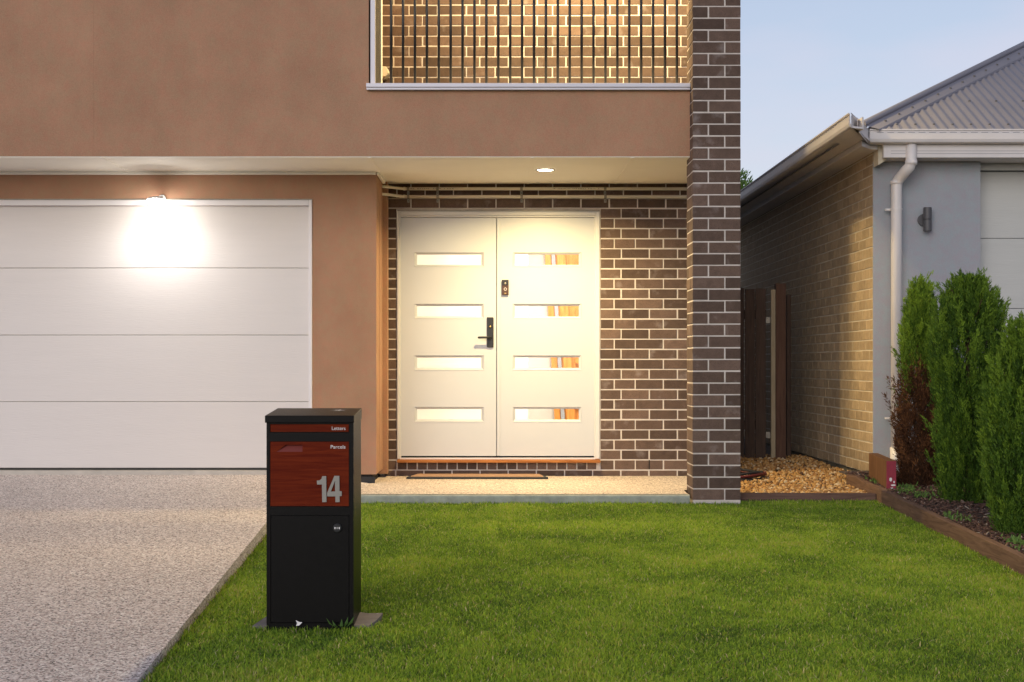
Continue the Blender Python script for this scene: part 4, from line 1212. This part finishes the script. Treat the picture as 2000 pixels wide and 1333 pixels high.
mb = MB()
ys = [2.5, 5, 8, 11.2, 12.6]
for a, b in zip(ys[:-1], ys[1:]):
    mb.add([(2.83, a, bedz(a)-0.02), (6.5, a, bedz(a)+0.02), (6.5, b, bedz(b)+0.02), (2.83, b, bedz(b)-0.02)], [(0, 1, 2, 3)])
struct(mb.build("garden_bed", M['earth'], weld=True))

def scatter_mesh(name, V, Fc, tone, mat, nvper):
    """V: (N, nv, 3) vertices of every piece, Fc: faces of one piece (all same arity), tone: per-piece value"""
    N, nv, _ = V.shape
    me = bpy.data.meshes.new(name)
    fa = np.array(Fc, dtype=np.int32)
    k = fa.shape[1]
    idx = (fa[None] + (np.arange(N, dtype=np.int32)*nv)[:, None, None]).reshape(-1)
    me.vertices.add(N*nv); me.vertices.foreach_set("co", V.reshape(-1).astype(np.float32))
    nf = N*len(Fc)
    me.loops.add(len(idx)); me.loops.foreach_set("vertex_index", idx)
    me.polygons.add(nf)
    me.polygons.foreach_set("loop_start", np.arange(nf, dtype=np.int32)*k)
    me.update(calc_edges=True)
    at = me.attributes.new("tone", 'FLOAT', 'POINT')
    at.data.foreach_set("value", np.repeat(tone, nv).astype(np.float32))
    me.materials.append(mat)
    o = bpy.data.objects.new(name, me); COL.objects.link(o); o["_o"] = (0, 0, 0)
    return o

def rand_rot(N):
    q = RNG.normal(size=(N, 4)); q /= np.linalg.norm(q, axis=1)[:, None]
    w, x, y, z = q.T
    return np.stack([np.stack([1-2*(y*y+z*z), 2*(x*y-z*w), 2*(x*z+y*w)], -1),
                     np.stack([2*(x*y+z*w), 1-2*(x*x+z*z), 2*(y*z-x*w)], -1),
                     np.stack([2*(x*z-y*w), 2*(y*z+x*w), 1-2*(x*x+y*y)], -1)], 1)

# pebbles
ico = bmesh.new(); bmesh.ops.create_icosphere(ico, subdivisions=1, radius=1.0)
icoV = np.array([v.co[:] for v in ico.verts]); icoF = [[v.index for v in f.verts] for f in ico.faces]; ico.free()
N = 6500
px_ = RNG.uniform(XP1-0.05, 3.1, N); py_ = 11.23 + RNG.random(N)**1.5 * 4.2
ok = ((px_ < 2.795) | (py_ > 12.2)) & (px_ < NX)
px_, py_ = px_[ok], py_[ok]; N = len(px_)
sz = RNG.uniform(0.009, 0.021, N)[:, None, None] * RNG.uniform(0.65, 1.15, (N, 1, 3))
Vv = icoV[None] * RNG.uniform(0.85, 1.15, (N, len(icoV), 1)) * sz
Vv = np.einsum('nij,nkj->nki', rand_rot(N), Vv)
Vv += np.stack([px_, py_, 0.014 + 0.012*np.clip(py_-11.2, 0, 4) + RNG.uniform(0, 0.014, N)], -1)[:, None]
o = scatter_mesh("gravel", Vv, icoF, np.clip(RNG.normal(0.55, 0.25, N), 0, 1), M['pebble'], 12)
tag(o, "orange brown gravel stones between the two houses", "gravel", kind="stuff")

# mulch chips
cubeV = np.array([[x, y, z] for z in (-.5, .5) for x, y in ((-.5, -.5), (.5, -.5), (.5, .5), (-.5, .5))])
cubeF = [[0, 3, 2, 1], [4, 5, 6, 7], [0, 1, 5, 4], [1, 2, 6, 5], [2, 3, 7, 6], [3, 0, 4, 7]]
N = 17000
cy = 6.2 + RNG.random(N)*6.2; cx = 2.85 + RNG.random(N)**1.3 * 2.2
dim = np.stack([RNG.uniform(0.012, 0.05, N), RNG.uniform(0.006, 0.016, N), RNG.uniform(0.002, 0.006, N)], -1)
Vv = cubeV[None]*dim[:, None]
Vv[:, :4, 0] *= RNG.uniform(0.6, 1.0, (N, 1))
az = RNG.uniform(0, 2*pi, N); tl = RNG.normal(0, 0.30, N)
ca, sa, ct, st_ = np.cos(az), np.sin(az), np.cos(tl), np.sin(tl)
Rm = np.stack([np.stack([ca*ct, -sa, ca*st_], -1), np.stack([sa*ct, ca, sa*st_], -1), np.stack([-st_, np.zeros(N), ct], -1)], 1)
Vv = np.einsum('nij,nkj->nki', Rm, Vv)
bz = np.array([bedz(y) for y in cy]) - 0.02 + 0.04*(cx-2.83)/3.67
Vv += np.stack([cx, cy, bz + RNG.uniform(0.002, 0.02, N)], -1)[:, None]
o = scatter_mesh("bark_mulch", Vv, cubeF, np.clip(RNG.normal(0.5, 0.24, N), 0, 1), M['mulch'], 8)
tag(o, "brown bark mulch covering the neighbour's garden bed", "mulch", kind="stuff")

# grass blades
def blades(N, X, Y, Z, hmin, hmax, w, lean=0.55):
    a = RNG.uniform(0, 2*pi, N); h_ = RNG.uniform(hmin, hmax, N)
    la = RNG.uniform(0, 2*pi, N); le = np.abs(RNG.normal(0, lean, N)) * h_
    ww = w * RNG.uniform(0.7, 1.3, N)
    dx, dy = np.cos(a)*ww/2, np.sin(a)*ww/2
    mx, my = np.cos(la)*le, np.sin(la)*le
    V = np.zeros((N, 5, 3))
    V[:, 0] = np.stack([X-dx, Y-dy, Z], -1); V[:, 1] = np.stack([X+dx, Y+dy, Z], -1)
    V[:, 2] = np.stack([X+mx*0.4+dx*.8, Y+my*0.4+dy*.8, Z+h_*0.6], -1)
    V[:, 3] = np.stack([X+mx*0.4-dx*.8, Y+my*0.4-dy*.8, Z+h_*0.6], -1)
    V[:, 4] = np.stack([X+mx, Y+my, Z+h_*0.95], -1)
    return V
def vnoise(x, y, s, seed):
    g_ = np.random.default_rng(seed).random((64, 64))
    u, v = (x/s) % 63, (y/s) % 63
    i, j = u.astype(int), v.astype(int); fu, fv = u-i, v-j
    fu, fv = fu*fu*(3-2*fu), fv*fv*(3-2*fv)
    return (g_[i, j]*(1-fu)*(1-fv) + g_[i+1, j]*fu*(1-fv) + g_[i, j+1]*(1-fu)*fv + g_[i+1, j+1]*fu*fv)
N = 600000
gy = 4.9 + (11.165-4.9)*RNG.random(N)**0.92
gx = RNG.uniform(-1.5, 2.81, N)
edge = -1.36 - 0.028*(gy-5.7)
ok = (gx > edge + 0.004 + 0.02*vnoise(gx+9, gy, 0.06, 5)) & (gx < 2.798)
ok &= (gx - (-0.03)) < gy*0.40
ok &= ~((gy > 11.05) & (gx < XP1+0.002))
import itertools
pp = np.array(pad_poly)
def in_poly(x, y, P):
    c = np.zeros(len(x), bool); m = len(P)
    for i in range(m):
        (x1_, y1_), (x2_, y2_) = P[i], P[(i+1) % m]
        cond = ((y1_ > y) != (y2_ > y)) & (x < (x2_-x1_)*(y-y1_)/(y2_-y1_+1e-12)+x1_)
        c ^= cond
    return c
wob = (vnoise(gx+3, gy+3, 0.05, 8)-0.5)*0.06
ok &= ~in_poly(gx+wob, gy+wob, pad_poly)
gx, gy = gx[ok], gy[ok]; N = len(gx)
patch = vnoise(gx, gy, 0.45, 1)*0.5 + vnoise(gx, gy, 0.16, 2)*0.3 + vnoise(gx+5, gy, 0.05, 3)*0.2
gz = -0.0375*(11.05-gy) - 0.03
V = blades(N, gx, gy, gz, 0.011, 0.026, 0.0046, 0.9)
fringe = ((gy > 11.02) | (gx > 2.77) | (gx < -1.36 - 0.028*(gy-5.7) + 0.03) | ((np.abs(gx+0.84) < 0.30) & (np.abs(gy-6.70) < 0.06)))
grow = 1 + 0.5*(RNG.random(N) < 0.04) + fringe*RNG.uniform(0.0, 0.6, N)
V[:, :, 2] = gz[:, None] + (V[:, :, 2]-gz[:, None])*grow[:, None]
V[:, :, 2] += ((patch-0.5)*0.018)[:, None] * np.array([0, 0, .6, .6, 1])[None]
tone = np.clip(0.16 + 0.78*(patch-0.2) + RNG.normal(0, 0.22, N), 0, 0.90)
dry = RNG.random(N) < 0.05 + 0.10*np.clip(patch-0.55, 0, 1)
tone[dry] = RNG.uniform(0.86, 1.0, dry.sum())
# fuller fringe along the hard edges
me_o = None
Vt = V.reshape(-1, 3)
me = bpy.data.meshes.new("lawn_grass")
base = (np.arange(N, dtype=np.int32)*5)[:, None]
idx = np.concatenate([base + np.array([[0, 1, 2, 3]]), base + np.array([[3, 2, 4]])], 1).reshape(-1)
me.vertices.add(N*5); me.vertices.foreach_set("co", Vt.reshape(-1).astype(np.float32))
me.loops.add(len(idx)); me.loops.foreach_set("vertex_index", idx.astype(np.int32))
me.polygons.add(N*2)
ls = np.stack([np.arange(N)*7, np.arange(N)*7+4], -1).reshape(-1).astype(np.int32)
me.polygons.foreach_set("loop_start", ls)
me.update(calc_edges=True)
at = me.attributes.new("tone", 'FLOAT', 'POINT'); at.data.foreach_set("value", np.repeat(tone, 5).astype(np.float32))
me.materials.append(M['grass'])
o = bpy.data.objects.new("lawn_grass", me); COL.objects.link(o)
tag(o, "short green lawn grass in front of the porch", "grass", kind="stuff")

# ------------------------------------------------------------------ conifers
def sprays(name, mat, parent, P, D, length, tone, width=0.0065, leaflets=4):
    """feathery upright sprays: thin leaflets set alternately along a stem"""
    N = len(P)
    D = D / np.linalg.norm(D, axis=1)[:, None]
    side = np.cross(D, RNG.normal(size=(N, 3))); side /= np.linalg.norm(side, axis=1)[:, None]
    out = np.zeros((N, leaflets, 3, 3))
    for j in range(leaflets):
        s = j/leaflets
        b0 = P + D*(length*s*0.75)[:, None]
        sg = 1 if j % 2 else -1
        ang = 0.50*(1-s*0.8)
        dr = D*math.cos(ang) + side*sg*math.sin(ang) + RNG.normal(0, 0.12, (N, 3))
        L_ = (length*(0.50-0.15*s))[:, None]
        wv = np.cross(dr, RNG.normal(size=(N, 3))); wv /= np.linalg.norm(wv, axis=1)[:, None]
        out[:, j, 0] = b0 - wv*width/2; out[:, j, 1] = b0 + wv*width/2; out[:, j, 2] = b0 + dr*L_
    V = out.reshape(N*leaflets, 3, 3)
    o = scatter_mesh(name, V, [[0, 1, 2]], np.clip(np.repeat(tone, leaflets) + RNG.normal(0, 0.10, N*leaflets), 0, 1), mat, 3)
    attach(o, parent)
    return o
def conifer(label, x, y, z0, h_, prof, N, dead_to=0.0, seed=0, group="conifers in the neighbour's bed"):
    t = thing("conifer_tree", label, "conifer", (x, y, z0), group)
    tr = MB()
    tr.tube([(x, y, z0-0.05), (x+0.01, y, z0+h_*0.3), (x-0.01, y, z0+h_*0.65), (x, y, z0+h_*0.93)], [0.032, 0.026, 0.016, 0.006], 8)
    for i in range(26):
        zz = z0 + h_*(0.08 + 0.8*i/26); a = i*2.4; rr = np.interp((zz-z0)/h_, *prof)*0.75
        tr.tube([(x, y, zz), (x+rr*.6*math.cos(a), y+rr*.6*math.sin(a), zz+rr*.5), (x+rr*math.cos(a), y+rr*math.sin(a), zz+rr*1.1)], [0.010, 0.007, 0.003], 5)
    tr.build("trunk", M['bark'], t)
    NP = N // 62
    s0 = RNG.random(NP); a0 = RNG.uniform(0, 2*pi, NP)
    rad = np.interp(s0, *prof)
    lump = 1 + 0.10*np.sin(3*a0 + 9*s0 + seed) + 0.07*np.sin(5*a0 - 17*s0 + 2*seed)
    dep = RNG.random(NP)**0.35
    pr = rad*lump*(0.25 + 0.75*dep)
    pl = RNG.uniform(0.13, 0.26, NP)*(0.7 + 0.5*dep)
    pd_ = np.stack([np.cos(a0)*0.22, np.sin(a0)*0.22, np.ones(NP)], -1) + RNG.normal(0, 0.13, (NP, 3))
    pd_ /= np.linalg.norm(pd_, axis=1)[:, None]
    pb = np.stack([x + pr*np.cos(a0), y + pr*np.sin(a0), z0 + s0*h_ - pl*0.75], -1)
    pt = RNG.normal(0, 0.13, NP)
    k_ = RNG.integers(0, NP, N); q_ = RNG.random(N)
    a = a0[k_]; s = s0[k_]; depth = dep[k_]
    P = pb[k_] + pd_[k_]*(pl[k_]*q_)[:, None] + RNG.normal(0, 1, (N, 3))*(0.022*(1-q_*0.75))[:, None]
    P[:, 2] = np.maximum(P[:, 2], z0)
    D = pd_[k_] + RNG.normal(0, 0.28, (N, 3)) + np.stack([np.cos(a)*0.15, np.sin(a)*0.15, np.zeros(N)], -1)
    ln = RNG.uniform(0.022, 0.048, N)
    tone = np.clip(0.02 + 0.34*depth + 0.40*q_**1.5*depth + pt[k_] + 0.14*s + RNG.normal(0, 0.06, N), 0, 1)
    if dead_to:
        lim = dead_to + 0.05*np.sin(3*a+seed) + RNG.normal(0, 0.03, N)
        gd_ = s > lim
        sprays("crown", M['conifer'], t, P[gd_], D[gd_], ln[gd_], np.clip(tone[gd_]+0.18, 0, 1))
        D2 = D[~gd_] + RNG.normal(0, 0.45, (len(D[~gd_]), 3))
        sprays("dead_foliage", M['dead'], t, P[~gd_], D2, ln[~gd_]*1.0, tone[~gd_], width=0.006)["label"] = "dead brown lower foliage"
    else:
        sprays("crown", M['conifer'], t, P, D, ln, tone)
    return t
Y1 = 11.45; 
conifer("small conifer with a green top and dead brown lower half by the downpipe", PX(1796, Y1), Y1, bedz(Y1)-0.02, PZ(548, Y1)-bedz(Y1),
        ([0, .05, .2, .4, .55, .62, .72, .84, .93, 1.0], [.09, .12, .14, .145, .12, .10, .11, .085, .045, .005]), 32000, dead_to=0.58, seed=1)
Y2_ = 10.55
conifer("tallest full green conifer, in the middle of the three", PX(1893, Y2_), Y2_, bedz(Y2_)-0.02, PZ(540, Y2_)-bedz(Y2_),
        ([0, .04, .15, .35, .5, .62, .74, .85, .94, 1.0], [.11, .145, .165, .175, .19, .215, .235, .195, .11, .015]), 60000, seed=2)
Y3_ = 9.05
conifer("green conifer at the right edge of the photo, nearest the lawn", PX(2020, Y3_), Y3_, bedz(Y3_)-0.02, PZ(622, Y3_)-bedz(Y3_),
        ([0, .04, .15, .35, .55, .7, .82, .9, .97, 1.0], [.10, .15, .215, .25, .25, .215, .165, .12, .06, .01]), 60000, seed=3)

# low weeds in the bed
N = 420
c = RNG.integers(0, 12, N)
wx = np.array([2.93, 2.95, 3.0, 3.02, 2.90, 2.97, 2.92, 2.89, 2.94, 3.05, 2.92, 2.9])[c] + RNG.normal(0, 0.05, N)
wy = np.array([11.6, 11.0, 10.7, 11.2, 9.6, 8.6, 8.1, 7.9, 7.6, 7.8, 7.4, 8.3])[c] + RNG.normal(0, 0.08, N)
wx = np.maximum(wx, 2.865)
wz = np.array([bedz(y) for y in wy]) - 0.005
P = np.stack([wx, wy, wz], -1); D = RNG.normal(0, 0.6, (N, 3)); D[:, 2] = np.abs(D[:, 2]) + 0.5
o = sprays("low_weeds", M['leaf'], None, P, D, RNG.uniform(0.02, 0.05, N), RNG.random(N), width=0.012, leaflets=5)
tag(o, "low green weeds scattered through the bark mulch", "weeds", kind="stuff")

# broad-leaved weed and scrap at the foot of the letterbox
wd = thing("broadleaf_weed", "small broad leaved weed at the right foot of the black letterbox", "weed", (PX(668, 6.7), 6.70, lawn_z(6.7)))
for k, (dx, dy, hh, w) in enumerate(((0.0, 0, .022, .016), (0.02, 0.01, .030, .015), (-0.03, 0.0, .016, .014), (0.04, 0.012, .034, .014), (-0.05, 0.01, .026, .010), (0.0, -0.02, .014, .016))):
    bx, by, bz_ = PX(668, 6.7)+dx*0.5, 6.695+dy*0.3, lawn_z(6.7)-0.005
    tip = (bx+dx*0.9, by+dy*0.3-0.01, bz_+hh+0.02)
    mdl = (bx+dx*0.5, by-0.012, bz_+hh*0.7)
    mb = MB().add([(bx, by, bz_), (mdl[0]-w/2, mdl[1], mdl[2]), (mdl[0], mdl[1]-0.004, mdl[2]+0.003), (mdl[0]+w/2, mdl[1], mdl[2]), tip], [(0, 2, 1), (0, 3, 2), (1, 2, 4), (2, 3, 4)])
    mb.build("leaf", M['leaf'], wd)
sx_, sz_ = PX(583, 6.71), PZ(1217, 6.71)
o = MB().add([(sx_-0.010, 6.705, sz_-0.012), (sx_+0.004, 6.70, sz_-0.010), (sx_+0.018, 6.702, sz_+0.004), (sx_+0.004, 6.708, sz_+0.004), (sx_-0.012, 6.71, sz_+0.012), (sx_-0.006, 6.704, sz_)],
             [(0, 1, 3, 5), (1, 2, 3), (3, 4, 5)]).build("paper_scrap", M['print'])
tag(o, "crumpled white paper scrap at the front foot of the black letterbox", "litter")

# hose
hs = thing("garden_hose", "coiled black hose lying on the gravel beside the brick pillar", "hose", (2.05, 12.9, 0.03))
for i, (r0, mat_, nm) in enumerate(((0.27, M['rubber'], "hose_loop"), (0.23, M['rubber'], "hose_loop"), (0.25, M['hose_red'], "hose_loop"), (0.20, M['rubber'], "hose_loop"))):
    pts = [(1.97 + 0.02*i + r0*math.cos(2*pi*k/30), 12.75 + r0*1.2*math.sin(2*pi*k/30), 0.052 + 0.013*i + 0.008*math.sin(k*0.7+i)) for k in range(31)]
    MB().tube(pts, 0.011, 8).build(nm, mat_, hs, smooth=True)

# far tree just showing over the neighbour's eave
ft = thing("distant_tree", "far green tree top just showing between the pillar and the eave", "tree", (PX(1440, 40), 40, 0))
tx, ty = PX(1436, 40), 40
MB().tube([(tx, ty, -0.2), (tx, ty, 3), (tx+0.1, ty, 5.2)], [0.16, 0.12, 0.04], 8).build("trunk", M['bark'], ft)
N = 2500
v_ = RNG.normal(size=(N, 3)); v_ /= np.linalg.norm(v_, axis=1)[:, None]
rr_ = RNG.random(N)**0.4 * (1 + 0.25*np.sin(v_[:, 0]*6+v_[:, 2]*5))
P = v_*rr_[:, None]*np.array([0.42, 0.5, 1.2]) + np.array([tx, ty, PZ(368, 40) - 0.85])
sprays("crown", M['leaf'], ft, P, v_ + np.array([0, 0, 0.5]), RNG.uniform(0.12, 0.25, N), RNG.random(N)*0.6, width=0.06, leaflets=4)

# ------------------------------------------------------------------ tidy
for o in bpy.data.objects:
    if "_o" in o: del o["_o"]
